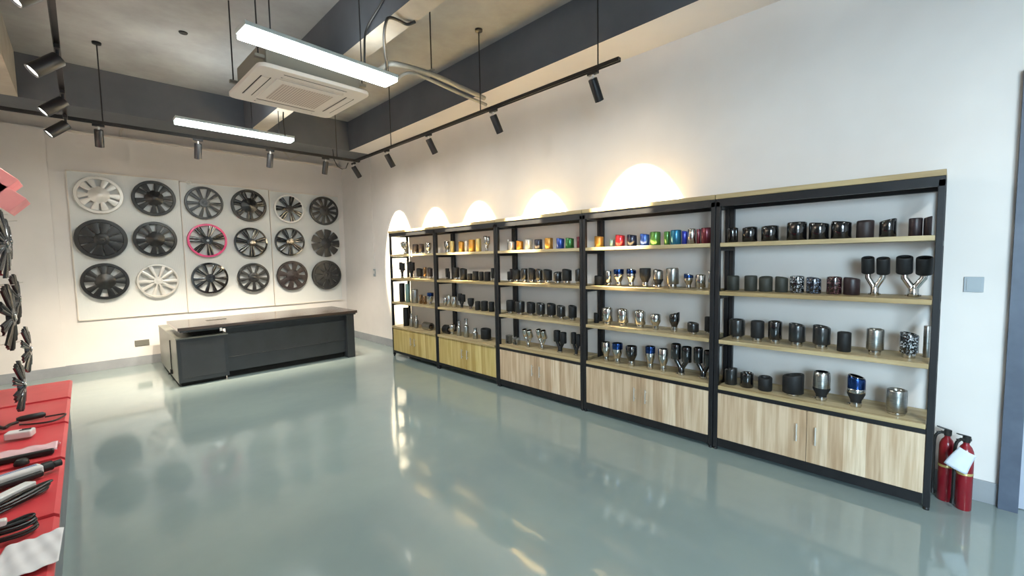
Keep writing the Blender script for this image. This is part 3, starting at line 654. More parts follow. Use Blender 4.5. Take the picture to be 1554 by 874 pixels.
WC = [
 (150, 296, 78, SP_SILV, m_wsilver, m_wsilver, None, 'silver white wheel cover with ten windows, top left corner of the panel', 0),
 (234, 301, 69, SP_BIG, m_wsat, m_wsat, None, 'satin black ten-window wheel cover right of the silver white one', 9),
 (310, 308, 60, SP_W5, m_wgraph, m_wgraph, None, 'graphite grey wheel cover directly above the pink-rimmed one', 0),
 (378, 312, 55, SP_SPLIT7H, m_wsat, m_wsat, None, 'black seven-window wheel cover with broad flat hub, top row', 0),
 (439, 317, 46.5, SP_SPLIT7, m_wwhite, G, None, 'wheel cover with white rim and black split spokes', 12),
 (492, 320, 44, SP_FINE, m_wgreyd, m_wgreyd, None, 'dark grey fine-spoked wheel cover at top right corner', 5),
 (154, 363, 84, SP_SLIT, m_wsat, m_wsat, None, 'nearly solid black slit wheel cover below the silver white one', 4),
 (236, 363, 69, SP_BIG, m_wsat, m_wsat, None, 'black ten-window wheel cover left of the pink-rimmed one', 5),
 (315, 365, 62, SP_SPLIT7, m_wpink, G, X, 'pink-rimmed wheel cover with black split spokes', 8),
 (381, 368, 52, SP_SPLIT7, G, G, X, 'gloss black split-spoke wheel cover right of the pink-rimmed one', 2),
 (440, 367, 46.5, SP_SPLIT7, G, G, None, 'gloss black split-spoke wheel cover below the white-rimmed one', 0),
 (494, 369, 43, SP_OPEN, m_wgreyd, m_wgreyd, None, 'dark grey rimless wheel cover with open slits, right column middle', 8),
 (160, 427, 77, SP_BIG, m_wsat, m_wsat, None, 'black ten-window wheel cover at bottom left of the panel', 30),
 (240, 426, 66, SP_V5, m_wsilver, m_wsilver, None, 'silver white wheel cover with open V spokes, bottom row', 0),
 (319, 422, 58, SP_W5, G, G, None, 'gloss black wheel cover directly below the pink-rimmed one', 0),
 (385, 421, 50, SP_TEN, m_wgreyd, m_wgreyd, None, 'dark grey ten-spoke wheel cover, fourth in bottom row', 0),
 (444, 418, 48, SP_TURB, m_brown, m_brown, None, 'brown-black wide-bladed wheel cover, fifth in bottom row', 10),
 (496, 417, 45, SP_SLIT, m_wgreyd, m_wgreyd, None, 'dark grey nearly solid wheel cover at bottom right corner', 14)]
WY = -0.075
for (px, py, wpx, spec, rm, sm, cm, lab, rot) in WC:
    c = un(px, py, 1, WY); a = un(px - wpx / 2, py, 1, WY); b = un(px + wpx / 2, py, 1, WY)
    R = (b.x - a.x) / 2 * 0.985
    R = min(0.298, R)
    t = thing('wheel_cover', lab, 'wheel cover', (c.x, WY + 0.012, c.z), 'wheel covers on the back wall panel')
    wheel_cover(t, R, rm, sm, spec, None, cm, rot)
    # short peg behind the cover, holding it to the panel
    pg = MB().cyl((0, -0.012, 0), (0, 0.035, 0), 0.012, n=10); pg.build('mounting_peg', m_pvc, t)

# clear corrugated display panels
m_panel = mat('ribbed_clear_plastic', '#d2d3d1', 0.3, spec=0.4)
def panel_tex():
    nt, N, L, b = nodes(m_panel)
    tc = N.new('ShaderNodeTexCoord'); wv = N.new('ShaderNodeTexWave'); wv.inputs['Scale'].default_value = 26; wv.bands_direction = 'X'
    cr = N.new('ShaderNodeValToRGB'); cr.color_ramp.elements[0].color = rgb('#cecfcd'); cr.color_ramp.elements[1].color = rgb('#d5d6d4')
    L.new(tc.outputs['Object'], wv.inputs['Vector']); L.new(wv.outputs['Fac'], cr.inputs[0]); L.new(cr.outputs[0], b.inputs['Base Color'])
    bp = N.new('ShaderNodeBump'); bp.inputs['Strength'].default_value = 0.12; bp.inputs['Distance'].default_value = 0.003
    L.new(wv.outputs['Fac'], bp.inputs['Height']); L.new(bp.outputs[0], b.inputs['Normal'])
panel_tex()
px = [-3.951, -2.675, -1.375, -0.105]
t = thing('display_board', 'long clear ribbed display board of three sheets carrying the wheel covers on the back wall', 'board', (-2.03, -0.014, 1.83))
for i in range(3):
    x0, x1 = px[i] + 2.03 + 0.003, px[i + 1] + 2.03 - 0.003
    top = (2.894, 2.87, 2.85)[i] - 1.83; bt = (0.76, 0.755, 0.752)[i] - 1.83
    sh = box('sheet', m_panel, x0, -0.006, bt, x1, 0.006, top, t)
    MB().box(x0, -0.014, top - 0.012, x1, 0.010, top + 0.004).box(x0, -0.014, bt - 0.004, x1, 0.010, bt + 0.012).box(x0, -0.014, bt, x0 + 0.012, 0.010, top).build('edge_strip', m_pvc, sh, smooth=False)
c = un(283, 279, 1, -0.03)
t = thing('white_hook', 'small white hook tape at the top seam of the panels', 'hook', (c.x, -0.032, c.z))
MB().tube([(0.03 + 0.03 * math.cos(a), 0, 0.02 + 0.03 * math.sin(a)) for a in [i * PI / 6 for i in range(12)]], 0.006, 6, closed=True).box(0.03, -0.004, -0.012, 0.2, 0.004, 0.004).build('loop', m_wwhite, t)

# ------------------------------------------------------------------ desk
t = thing('executive_desk', 'long charcoal executive desk with walnut top in front of the wheel covers', 'desk', (-1.94, -1.5, 0))
def D(name, m, x0, y0, z0, x1, y1, z1, bevel=0.003, par=None): return box(name, m, x0 + 1.94, y0 + 1.5, z0, x1 + 1.94, y1 + 1.5, z1, par or t, bevel)
D('desktop', m_desktop, -3.07, -2.10, 0.715, -0.76, -1.11, 0.755)
D('top_edge', m_desk, -3.05, -2.08, 0.690, -0.78, -1.13, 0.714)
D('end_panel', m_desk, -0.92, -2.05, 0.001, -0.80, -1.17, 0.689)
D('modesty_panel', m_deskp, -2.5395, -1.97, 0.285, -0.921, -1.94, 0.60)
D('lower_panel', m_desk, -2.5395, -1.965, 0.085, -0.921, -1.94, 0.281)
D('upper_panel', m_desk, -2.5395, -1.96, 0.601, -0.921, -1.94, 0.689)
D('gap_shade_strip', m_dark, -2.5395, -1.90, 0.001, -0.921, -1.88, 0.284, 0.0)  # dark strip added as the shade in the gap under the panels
cb = D('side_cabinet', m_desk, -3.08, -2.02, 0.05, -2.54, -0.30, 0.60)
D('cabinet_front', m_deskp, -3.045, -2.035, 0.10, -2.575, -2.0205, 0.565)
fr = MB().box(-3.08 + 1.94, -0.53, 0.05, -3.045 + 1.94, -0.5205, 0.60).box(-2.575 + 1.94, -0.53, 0.05, -2.54 + 1.94, -0.5205, 0.60).box(-3.045 + 1.94, -0.53, 0.565, -2.575 + 1.94, -0.5205, 0.60).box(-3.045 + 1.94, -0.53, 0.05, -2.575 + 1.94, -0.5205, 0.10)
fr.build('front_frame', m_desk, t, smooth=False)
D('side_face', m_desk_lit, -3.086, -2.02, 0.05, -3.0805, -0.30, 0.60, 0.001)
D('cabinet_lid', m_desk_lit, -3.09, -2.03, 0.601, -2.53, -0.29, 0.618)
D('plinth', m_dark, -3.05, -1.98, 0.001, -2.57, -0.34, 0.049)
D('support_block', m_dark, -2.90, -1.90, 0.6185, -2.56, -1.30, 0.689)
D('cable_flap', m_dark, -2.68, -1.56, 0.7551, -2.44, -1.48, 0.757)
D('white_sticker', m_wwhite, -2.63, -2.0995 - 0.003, 0.665, -2.605, -2.081, 0.705, 0.0)
cl = MB().tube([(-3.093 + 1.94, -0.83 + 1.5 - 0.3, z) for z in (0.56, 0.4, 0.25, 0.16)], 0.006, 6)
cl = MB().tube([(-1.153, -0.02, 0.54), (-1.153, -0.02, 0.40), (-1.154, -0.025, 0.24), (-1.153, -0.02, 0.15)], 0.006, 6)
cl.build('power_cord', m_cable, t)
MB().box(-1.172, -0.06, 0.09, -1.1465, 0.0, 0.15).cyl((-1.16, -0.03, 0.1), (-1.19, -0.06, 0.10), 0.012, n=8).build('plug', m_cable, t, bevel=0.004)

# ------------------------------------------------------------------ ceiling cassette, lamps, tracks
t = thing('ceiling_air_conditioner', 'white ceiling cassette air conditioner with grille, hanging under the concrete slab', 'air conditioner', (-2.305, -4.42, 3.1))
t.rotation_euler.z = math.radians(1.5)
a = 0.475
pl = MB().prism([(sx * (a - c_ + c_ * math.cos(q)), sy * (a - c_ + c_ * math.sin(q))) for (sx, sy, qs) in ((1, 1, (0, 1, 2, 3)), (-1, 1, (3, 2, 1, 0)), (-1, -1, (0, 1, 2, 3)), (1, -1, (3, 2, 1, 0))) for c_ in (0.07,) for q in [x_ * PI / 6 for x_ in qs]], 0.0, 0.035)
pl.build('face_panel', m_white_pl, t, bevel=0.008, seg=3)
m_grille = mat('grille_plastic', '#b5aaa2', 0.5)
def grille_tex():
    nt, N, L, b = nodes(m_grille)
    tc = N.new('ShaderNodeTexCoord'); mp = N.new('ShaderNodeMapping'); mp.inputs['Rotation'].default_value = (0, 0, 0)
    ck = N.new('ShaderNodeTexBrick'); ck.offset = 0; ck.inputs['Scale'].default_value = 40; ck.inputs['Mortar Size'].default_value = 0.022
    ck.inputs['Brick Width'].default_value = 0.9; ck.inputs['Row Height'].default_value = 0.9
    ck.inputs['Color1'].default_value = rgb('#8c8079'); ck.inputs['Color2'].default_value = rgb('#8c8079'); ck.inputs['Mortar'].default_value = rgb('#d8cdc6')
    ck.inputs['Mortar Size'].default_value = 0.16; ck.inputs['Mortar Smooth'].default_value = 0.2
    L.new(tc.outputs['Object'], mp.inputs[0]); L.new(mp.outputs[0], ck.inputs['Vector']); L.new(ck.outputs['Color'], b.inputs['Base Color'])
grille_tex()
box('intake_frame', m_white_pl, -0.29, -0.29, -0.010, 0.29, 0.29, -0.0005, t, 0.006)
box('intake_grille', m_grille, -0.225, -0.225, -0.014, 0.225, 0.225, -0.0105, t, 0.002)
for ang in range(4):
    rt = Matrix.Rotation(ang * PI / 2, 3, 'Z')
    lv_ = MB().box(-0.26, 0.335, -0.006, 0.26, 0.395, -0.0005)
    lv_.v = [tuple(rt @ Vector(v)) for v in lv_.v]; lv_.build('air_louvre', m_white_pl, t, bevel=0.004)
    lv_ = MB().box(-0.27, 0.397, -0.002, 0.27, 0.405, -0.0004).box(-0.27, 0.325, -0.002, 0.27, 0.333, -0.0004)
    lv_.v = [tuple(rt @ Vector(v)) for v in lv_.v]; lv_.build('outlet_gap', m_dark, t, smooth=False)
box('body', m_acbody, -0.40, -0.40, 0.0355, 0.40, 0.40, 0.26, t, 0.004)
for sx in (-1, 1):
    for sy in (-1, 1):
        MB().cyl((sx * 0.445, sy * 0.36, 0.126), (sx * 0.445, sy * 0.36, SLAB - 3.1), 0.006, n=8).build('hanger_rod', m_black, t)
        box('hanger_bracket', m_acbody, sx * 0.4005, sy * 0.36 - 0.02, 0.1, sx * 0.475, sy * 0.36 + 0.02, 0.125, t)

def linear_lamp(cx, cy, z, L_, Wd, rot, label, rodpos):
    t = thing('linear_pendant_lamp', label, 'lamp', (cx, cy, z), 'suspended linear lamps'); t.rotation_euler.z = rot
    box('diffuser', m_diff, -L_ / 2, -Wd / 2, 0, L_ / 2, Wd / 2, 0.035, t, 0.008)
    box('housing', m_lampbody, -L_ / 2, -Wd / 2 + 0.004, 0.0355, L_ / 2, Wd / 2 - 0.004, 0.065, t, 0.004)
    MB().box(-L_ / 2 - 0.006, -Wd / 2, 0.0355, -L_ / 2 - 0.0005, Wd / 2, 0.065).box(L_ / 2 + 0.0005, -Wd / 2, 0.0355, L_ / 2 + 0.006, Wd / 2, 0.065).build('end_cap', m_lampbody, t, smooth=False)
    for xr in rodpos: MB().cyl((xr, 0, 0.0655), (xr, 0, SLAB - z), 0.005, n=8).build('suspension_rod', m_black, t)
    area('lamp_light', (0, 0, -0.012), (0, 0, -1), E_LAMP, LAMPC, L_, Wd, t)
    area('lamp_glow', (0, 0, 0.075), (0, 0, 1), E_LAMP * 0.15, LAMPC, L_, Wd, t)
    return t
linear_lamp(-2.41, -5.32, 3.08, 1.17, 0.19, math.radians(4.5), 'nearer suspended white linear lamp, in front of the air conditioner', (-0.40, 0.30))
linear_lamp(-2.44, -2.78, 3.08, 1.20, 0.15, math.radians(0.8), 'farther suspended white linear lamp, behind the air conditioner', (0.15, 0.45))
# added lamp, unseen behind the camera, kept for its light on the foreground
for y in (-10.0,):
    for x in (-2.4,):
        t = linear_lamp(x, y, 3.08, 1.17, 0.19, 0, 'added unseen linear lamp behind the viewer, lighting the foreground', (-0.40, 0.40))

TZ = 3.08
def track(label, p0, p1, rods, canopies=True):
    p0 = Vector(p0); p1 = Vector(p1)
    t = thing('lighting_track', label, 'lighting track', tuple((p0 + p1) / 2), 'spotlight tracks'); c = (p0 + p1) / 2; d = (p1 - p0).normalized(); n = Vector((-d.y, d.x, 0))
    L_ = (p1 - p0).length / 2; rt = Matrix((d, n, (0, 0, 1))).transposed()
    b = MB().box(-L_, -0.018, 0, L_, 0.018, 0.02).box(-L_, -0.018, -0.012, L_, -0.013, -0.0002).box(-L_, 0.013, -0.012, L_, 0.018, -0.0002)
    b.v = [tuple(rt @ Vector(v)) for v in b.v]; b.build('rail', m_black, t, smooth=False)
    for s, top in rods:
        q = d * (s * L_)
        MB().cyl(q + Vector((0, 0, 0.0205)), q + Vector((0, 0, top - p0.z - 0.025)), 0.006, n=8).build('suspension_rod', m_black, t)
        MB().lathe([(0, -0.03), (0.02, -0.03), (0.038, -0.022), (0.04, -0.001), (0, -0.001)], 18, q + Vector((0, 0, top - p0.z))).build('canopy', m_black, t)
    return t
def frac(y, a, b): return ((y - a) / (b - a)) * 2 - 1
track('black lighting track hung along the right wall above the shelves', (-0.765, -2.30, TZ), (-0.765, -6.90, TZ), [(frac(y, -2.30, -6.90), SLAB) for y in (-3.36, -5.23, -6.70)])
track('black lighting track along the back wall under the dark beam', (-4.6, -2.27, TZ), (-0.70, -2.27, TZ), [(frac(x, -4.6, -0.7), SLAB) for x in (-3.60, -1.05)])
track('black lighting track overhead at left above the red rack', (-3.885, -2.30, TZ), (-3.885, -7.6, TZ), [(frac(y, -2.3, -7.6), SLAB) for y in (-4.2, -6.3)])

def spotlight(x, y, aim, label, watts, color, ang, blend, lens=m_lens, hl=0.185, hr=0.038, grp=None, adapt_dir=(0, 1, 0), low=0.0):
    z = TZ - 0.012
    t = thing('track_spotlight', label, 'spotlight', (x, y, z), grp)
    ax = Vector(adapt_dir)
    b = MB()
    hx = abs(ax.x) * 0.05 + abs(ax.y) * 0.016; hy = abs(ax.y) * 0.05 + abs(ax.x) * 0.016
    box('track_adapter', m_black, -hx, -hy, -0.028, hx, hy, -0.0005, t, 0.003)
    MB().cyl((0, 0, -0.029), (0, 0, -0.065 - low), 0.010, n=12).build('swivel_stem', m_white_pl if low == 0 else m_black, t)
    a = Vector(aim).normalized(); top = Vector((0, 0, -0.07 - low)) - a * 0.012
    MB().lathe([(0, 0), (hr * 0.9, 0), (hr, 0.006), (hr, hl), (hr - 0.004, hl), (hr - 0.005, hl - 0.012), (0, hl - 0.012)], 22, top, a).build('head', m_black, t)
    MB().lathe([(0, 0.003), (hr * 0.5, 0.0025), (hr - 0.0055, 0)], 20, top + a * (hl - 0.0115), a).build('lens', lens, t)
    spot('spot_beam', top + a * (hl + 0.004), a, watts, color, ang, blend, t, 0.025)
    return t
aims = [(-6.65, 57, 47), (-5.43, 59, 41), (-4.26, 59, 41), (-3.24, 58.5, 41)]
rl = ['track spotlight nearest the free end of the right-hand track', 'track spotlight second from the free end of the right-hand track', 'track spotlight third from the free end of the right-hand track', 'track spotlight fourth from the free end, last before the track corner']
for (y, el, an), lb in zip(aims, rl):
    spotlight(-0.765, y, (math.cos(math.radians(el)), 0, -math.sin(math.radians(el))), lb, E_SPOT, WARM, an, 0.22, grp='spotlights on the right-hand track')
# the one at the corner throws its pool at the far end of the shelves
spotlight(-0.765, -2.10 - 0.10, (math.cos(math.radians(56)), 0.02, -math.sin(math.radians(56))), 'track spotlight hanging at the corner where both tracks meet, beside a looped cable', E_SPOT, WARM, 40, 0.22, grp='spotlights on the right-hand track')
bl = [(-3.64, 'leftmost straight-hanging spotlight on the back track, left of the farther lamp'), (-2.76, 'spotlight on the back track hanging below left end of the farther lamp'), (-1.96, 'spotlight on the back track hanging below right end of the farther lamp'), (-1.22, 'spotlight on the back track nearest the corner, right of the farther lamp')]
for x, lb in bl:
    spotlight(x, -2.27, (0, 0.42, -1), lb, E_BACK, WARM2, 75, 0.9, grp='spotlights on the back track', adapt_dir=(1, 0, 0))
ll = [(-5.50, 'large spotlight at the very top left edge of the picture, lit lens cut off'), (-4.38, 'upper of the tilted spotlights on the left overhead track'), (-3.29, 'middle tilted spotlight on the left overhead track, in front of the beam'), (-2.42, 'lowest tilted spotlight on the left overhead track, against the wall')]
for (y, lb) in ll:
    spotlight(-3.885, y, (-0.80, -0.12, -0.75), lb, E_LEFT, WARM2, 80, 0.8, lens=m_lensd, hl=0.19, hr=0.047, grp='spotlights on the left overhead track', low=0.02)
# cable loop at the corner
p = un(510, 250, 0, -1.1)
t = tag(MB().tube([(-1.08, -2.2, 3.22), (-1.07, -2.2, 3.08), (-1.02, -2.2, 2.98), (-0.95, -2.2, 2.945), (-0.89, -2.2, 2.965), (-0.865, -2.2, 3.02), (-0.85, -2.2, 3.055)], 0.007, 8).build('power_cable', m_cable), 'black cable looping below the corner of the two tracks', 'cable')

# conduits from the air conditioner to the right-hand beam
def smooth_path(pts, n=6):
    pts = [Vector(q) for q in pts]; out = []
    for i in range(len(pts) - 1):
        p0 = pts[max(i - 1, 0)]; p1 = pts[i]; p2 = pts[i + 1]; p3 = pts[min(i + 2, len(pts) - 1)]
        for j in range(n):
            s = j / n
            out.append(0.5 * ((2 * p1) + (-p0 + p2) * s + (2 * p0 - 5 * p1 + 4 * p2 - p3) * s * s + (-p0 + 3 * p1 - 3 * p2 + p3) * s ** 3))
    out.append(pts[-1]); return out
def wp(x, y, z): return tuple(un(x, y, 2, z))
pa = [wp(572, 112, 3.27), wp(580, 103, 3.30), wp(600, 97, 3.31), wp(655, 113, 3.31), wp(700, 133, 3.31), wp(735, 149, 3.31)]
tag(MB().tube(smooth_path(pa), 0.024, 10).build('insulated_pipe', m_pipe), 'thick grey insulated pipe running from behind the lamp to the right beam', 'pipe')
pb = [wp(596, 128, 3.25), wp(606, 118, 3.26), wp(622, 111, 3.27), wp(650, 120, 3.27), wp(700, 143, 3.27), wp(738, 159, 3.27)]
tag(MB().tube(smooth_path(pb), 0.016, 10).build('conduit_pipe', m_pipe), 'thinner grey pipe running below the thick insulated pipe', 'pipe')
q = un(655, 113, 2, 3.30)
t = thing('pipe_hanger', 'thin pipe hanger rod with clamp around the grey pipes', 'hanger', (q.x, q.y, 3.28))
MB().cyl((0, 0, 0.06), (0, 0, SLAB - 3.28), 0.006, n=8).build('rod', m_black, t)
MB().box(-0.02, -0.034, 0.056, 0.02, 0.034, 0.0595).build('clamp', m_pipe, t, bevel=0.001)
def cab(pts, r, label):
    return tag(MB().tube(smooth_path(pts), r, 8).build('ceiling_cable', m_cable), label, 'cable')
cab([wp(630, 33, 3.44 - 0.01), wp(618, 37, 3.42), wp(605, 31, 3.42), wp(592, 27, 3.40), wp(586, 33, 3.36), wp(583, 60, 3.32), wp(588, 108, 3.27)], 0.012, 'black cable dropping beside the concrete soffit to the pipe ends')
cab([(-2.045, -5.95, 3.80), (-2.045, -5.6, 3.60), (-2.05, -5.35, 3.50), (-2.06, -5.28, 3.42), (-2.06, -5.26, 3.3), (-2.06, -5.25, 3.17)], 0.009, 'thin black cable running down the side of the dark middle beam')
c0 = un(430, 170, 1, -3.6)
cab([(c0.x, c0.y, c0.z + 0.0), (c0.x - 0.005, c0.y, c0.z - 0.1), (c0.x + 0.005, c0.y, c0.z - 0.25)], 0.007, 'short black cable hanging below the air conditioner')
# thin white pipes above the false wall
tag(MB().tube([(-1.11, 0.06, 3.68), (-0.95, 0.06, 3.48), (-0.80, 0.06, 3.58), (-0.62, 0.06, 3.70)], 0.012, 8).build('wall_pipe', m_pvc), 'thin white V-shaped pipe above the wall ledge near the corner', 'pipe')
tag(MB().tube(smooth_path([(-3.33, 0.06, 3.47), (-3.325, 0.06, 3.55), (-3.29, 0.06, 3.62), (-3.25, 0.06, 3.70)]), 0.014, 8).build('wall_pipe', m_pvc), 'thin white bent pipe above the wall ledge at left', 'pipe')
# ceiling bits
q = un(278, 49, 2, SLAB)
tag(MB().lathe([(0, -0.012), (0.035, -0.012), (0.04, 0), (0, 0)], 16, (q.x, q.y, SLAB - 0.0005)).build('ceiling_anchor', m_dark), 'small dark round spot on the bare concrete ceiling', 'anchor')

# ------------------------------------------------------------------ wall plates and trunking
def plate(name, label, cat, axis, lo, hi, m, gang):
    (a0, z0), (a1, z1) = lo, hi
    ca, cz = (a0 + a1) / 2, (z0 + z1) / 2; ha, hz = abs(a1 - a0) / 2, abs(z1 - z0) / 2
    loc = (-0.0005, ca, cz) if axis == 'x' else (ca, -0.0005, cz)
    t = thing(name, label, cat, loc)
    def bx(nm, mm, a_, b_, z_, w_, d0, d1, bev):
        if axis == 'x': return box(nm, mm, -d1, a_, z_, -d0, b_, w_, t, bev)
        return box(nm, mm, a_, -d1, z_, b_, -d0, w_, t, bev)
    bx('plate', m, -ha, ha, -hz, hz, 0, 0.008, 0.003)
    for i in range(gang):
        w_ = 2 * (ha - 0.01) / gang
        bx('rocker' if axis == 'x' else 'outlet', m if axis == 'x' else m_socket, -ha + 0.01 + i * w_ + 0.002, -ha + 0.01 + (i + 1) * w_ - 0.002, -hz + 0.01, hz - 0.01, 0.0085, 0.011, 0.001)
    return t
plate('light_switch', 'grey square switch plate on the right wall above the extinguishers', 'switch', 'x', (-8.925, 1.29), (-8.84, 1.383), m_switch, 1)
plate('power_socket', 'dark grey double socket plate low on the back wall left of the desk', 'socket', 'y', (-3.358, 0.29), (-3.185, 0.385), m_socket, 2)
t = thing('cable_trunking', 'thin white vertical cable trunking on the right wall near the corner', 'trunking', (-0.0005, -1.25, 1.43))
box('duct', m_wall, -0.012, -0.012, 0, 0, 0.012, BZ - 1.44, t, 0.002)
t = thing('wall_switch', 'small grey switch at the lower end of the white trunking', 'switch', (-0.0005, -1.25, 1.33))
box('plate', m_switch, -0.012, -0.035, -0.08, 0, 0.035, 0.06, t, 0.003); box('rocker', m_white_pl, -0.016, -0.02, -0.03, -0.0125, 0.02, 0.03, t, 0.001)

# ------------------------------------------------------------------ fire extinguishers
def extinguisher(x, y, rz, label):
    t = thing('fire_extinguisher', label, 'fire extinguisher', (x, y, 0.0), 'fire extinguishers by the shelf end', (0, 0, rz))
    r = 0.036; h = 0.37
    MB().lathe([(0, 0), (r - 0.004, 0), (r, 0.006), (r, h - 0.03), (r * 0.93, h - 0.012), (r * 0.7, h + 0.012), (r * 0.4, h + 0.026), (0.014, h + 0.03), (0.014, h + 0.045), (0, h + 0.045)], 32).build('cylinder', m_extred, t)
    MB().lathe([(r + 0.0005, 0.215), (r + 0.0012, 0.217), (r + 0.0012, 0.228), (r + 0.0005, 0.230)], 32).build('label_band', m_pgold, t)
    v = MB().lathe([(0, 0), (0.017, 0), (0.017, 0.03), (0.012, 0.036), (0, 0.036)], 16, (0, 0, h + 0.04)); v.cyl((0, 0, h + 0.055), (-0.03, 0, h + 0.055), 0.009, n=10)
    v.build('valve', m_dark, t)
    MB().box(-0.05, -0.009, h + 0.077, 0.02, 0.009, h + 0.083, Matrix.Rotation(0.25, 3, 'Y')).box(-0.05, -0.008, h + 0.052, -0.01, 0.008, h + 0.058, Matrix.Rotation(-0.1, 3, 'Y')).build('lever', m_cable, t, bevel=0.002)
    MB().lathe([(0, 0.004), (0.013, 0.004), (0.014, 0)], 14, (0.017, 0, h + 0.058), (1, 0, 0)).build('gauge', m_wwhite, t)
    MB().tube(smooth_path([(-0.03, 0, h + 0.055), (-0.052, 0, h + 0.03), (-0.058, 0, h - 0.04), (-0.056, 0, 0.2), (-0.056, 0, 0.06)]), 0.008, 8).cyl((-0.056, 0, 0.06), (-0.056, 0, 0.03), 0.009, 0.013, 12).build('hose', m_cable, t)
    return t
extinguisher(-0.125, -8.805, -1.4, 'red fire extinguisher touching the end post, behind the other one')
extinguisher(-0.185, -8.884, -0.93, 'red fire extinguisher with white paper leaning on it, nearer the door')
q0 = [un(1456, 678, 0, -0.255), un(1482, 692, 0, -0.250), un(1467, 721, 0, -0.255), un(1432, 702, 0, -0.262)]
def paper_fn(u, v):
    p = (q0[0] * (1 - u) + q0[1] * u) * (1 - v) + (q0[3] * (1 - u) + q0[2] * u) * v
    return p + Vector((-0.012 * math.sin(u * PI) , 0, 0.006 * math.sin(v * 3)))
tag(MB().grid(paper_fn, 10, 10).build('paper_sheet', m_paperb, solid=0.0012), 'tilted white paper sheet tied to the fire extinguisher', 'paper')

# ------------------------------------------------------------------ red gondola rack on the left
RX1, RX0, RZ = -3.985, -4.62, 0.50
t = thing('display_rack', 'red gondola display rack with stepped deck along the left wall', 'display rack', (-4.3, -5.4, 0))
ys = [-3.10 - 0.765 * i for i in range(8)]
for i in range(7):
    a, b = ys[i] - 0.005, ys[i + 1] + 0.005
    tilt = 0.004
    dk = MB()
    prof = [(RX0, RZ - 0.03), (RX1 - 0.0, RZ - 0.03), (RX1, RZ - 0.012), (RX1 - 0.016, RZ), (RX0, RZ)]
    n_ = len(prof)
    dz = lambda f: 0.012 * f      # each deck plate overlaps the next one
    vs = [(x + 4.3, a + 5.4, z) for x, z in prof] + [(x + 4.3, b + 5.4, z + 0.010) for x, z in prof]
    dk.add(vs, [tuple(range(n_)), tuple(range(2 * n_ - 1, n_ - 1, -1))] + [(j, n_ + j, n_ + (j + 1) % n_, (j + 1) % n_) for j in range(n_)])
    dk.build('deck', m_redp, t, smooth=False)
    box('kick_panel', m_grey_steel, RX1 + 4.3 - 0.05, a + 5.4, 0.001, RX1 + 4.3 - 0.034, b + 5.4, RZ - 0.031, t)
    box('back_panel', m_grey_steel, RX0 + 4.3 - 0.02, a + 5.4, 0.05, RX0 + 4.3 - 0.003, b + 5.4, 2.05, t)
for y in ys:
    box('upright', m_grey_steel, RX0 + 4.3 - 0.06, y + 5.4 - 0.02, 0.001, RX0 + 4.3 - 0.021, y + 5.4 + 0.02, 2.1, t, 0.002)
box('end_panel', m_grey_steel, RX0 + 4.3 - 0.019, -3.098 + 5.4, 0.001, RX1 + 4.3 - 0.034, -3.085 + 5.4, RZ - 0.032, t)
HK = [(-3.55, 1.915), (-3.55, 1.425), (-3.55, 1.02), (-4.15, 1.915), (-4.15, 1.425), (-4.15, 1.02)]
for (y, z) in HK:
    MB().tube([(RX0 + 4.3 - 0.003, y + 5.4, z - 0.015), (-4.3 + 4.3, y + 5.4, z - 0.012), (-4.20 + 4.3, y + 5.4, z)], 0.0035, 6).build('hook', m_pale, t)

# wheel covers hung on the rack hooks (seen edge on)
hk_lab = ['black and chrome wheel cover on the uppermost rack hook at far end of red rack', 'dark wheel cover on the middle rack hook at far end of red rack', 'grey spoked wheel cover on the lowest rack hook at far end of red rack',
          'dark wheel cover on the nearer upper rack hook, cut by the picture edge', 'dark wheel cover on the nearer middle rack hook, cut by the picture edge', 'dark wheel cover hanging lowest over the red deck, cut by the picture edge']
m_wshine = noise_col(mat('shiny_graphite', '#4a4c50', 0.16, 0.75, coat=0.4), '#3c3e42', '#5a5c60', 6, 2)
SP_TIPS = (even(9, 7, 11.0), 0.30, 1.0, 0.28, True, 0)
HW = [(-4.272, -3.70, 1.745, 0.175, SP_TIPS, m_wshine), (-4.255, -3.72, 1.30, 0.195, SP_TIPS, m_wsat), (-4.228, -3.62, 0.89, 0.185, SP_TIPS, m_wshine),
      (-4.235, -4.42, 1.70, 0.225, SP_TIPS, m_wshine), (-4.232, -4.46, 1.22, 0.22, SP_TIPS, m_wsat), (-4.214, -4.47, 0.76, 0.17, SP_TIPS, m_wshine)]
for (x, y, z, R, spn, mm), lb in zip(HW, hk_lab):
    t = thing('wheel_cover', lb, 'wheel cover', (x, y, z), 'wheel covers hung on the rack hooks')
    t.rotation_euler = (0, math.radians(3), math.radians(86.5))
    wheel_cover(t, R, mm, mm, spn, None, m_chrome, 10)

# folded pink header sign above the rack
t = thing('header_sign', 'pink folded header card jutting out above the hanging wheel covers', 'sign', (-4.26, -3.5, 2.1))
rt = Matrix.Rotation(math.radians(42), 3, 'Y')
MB().box(-0.16, -0.10, -0.075, 0.10, 0.30, 0.075, rt, (0, 0, 0)).build('card_box', m_pink, t, bevel=0.004)
MB().box(-0.26, -0.10, 0.005, -0.02, 0.28, 0.16, rt, (0, 0, 0)).build('upper_flap', m_pink, t, bevel=0.004)
MB().box(-0.30, 0.09, -0.9, -0.285, 0.12, -0.1).box(-0.30, 0.09, -0.12, -0.1, 0.12, -0.1).build('bracket', m_grey_steel, t, smooth=False)

# things lying on the deck
def dk_pt(x, y): q = un(x, y, 2, RZ + 0.012); return q
zt = RZ + 0.0125
def at(x, y, dz=0.0):
    q = un(x, y, 2, zt + dz); return Vector((q.x, q.y, zt + dz))
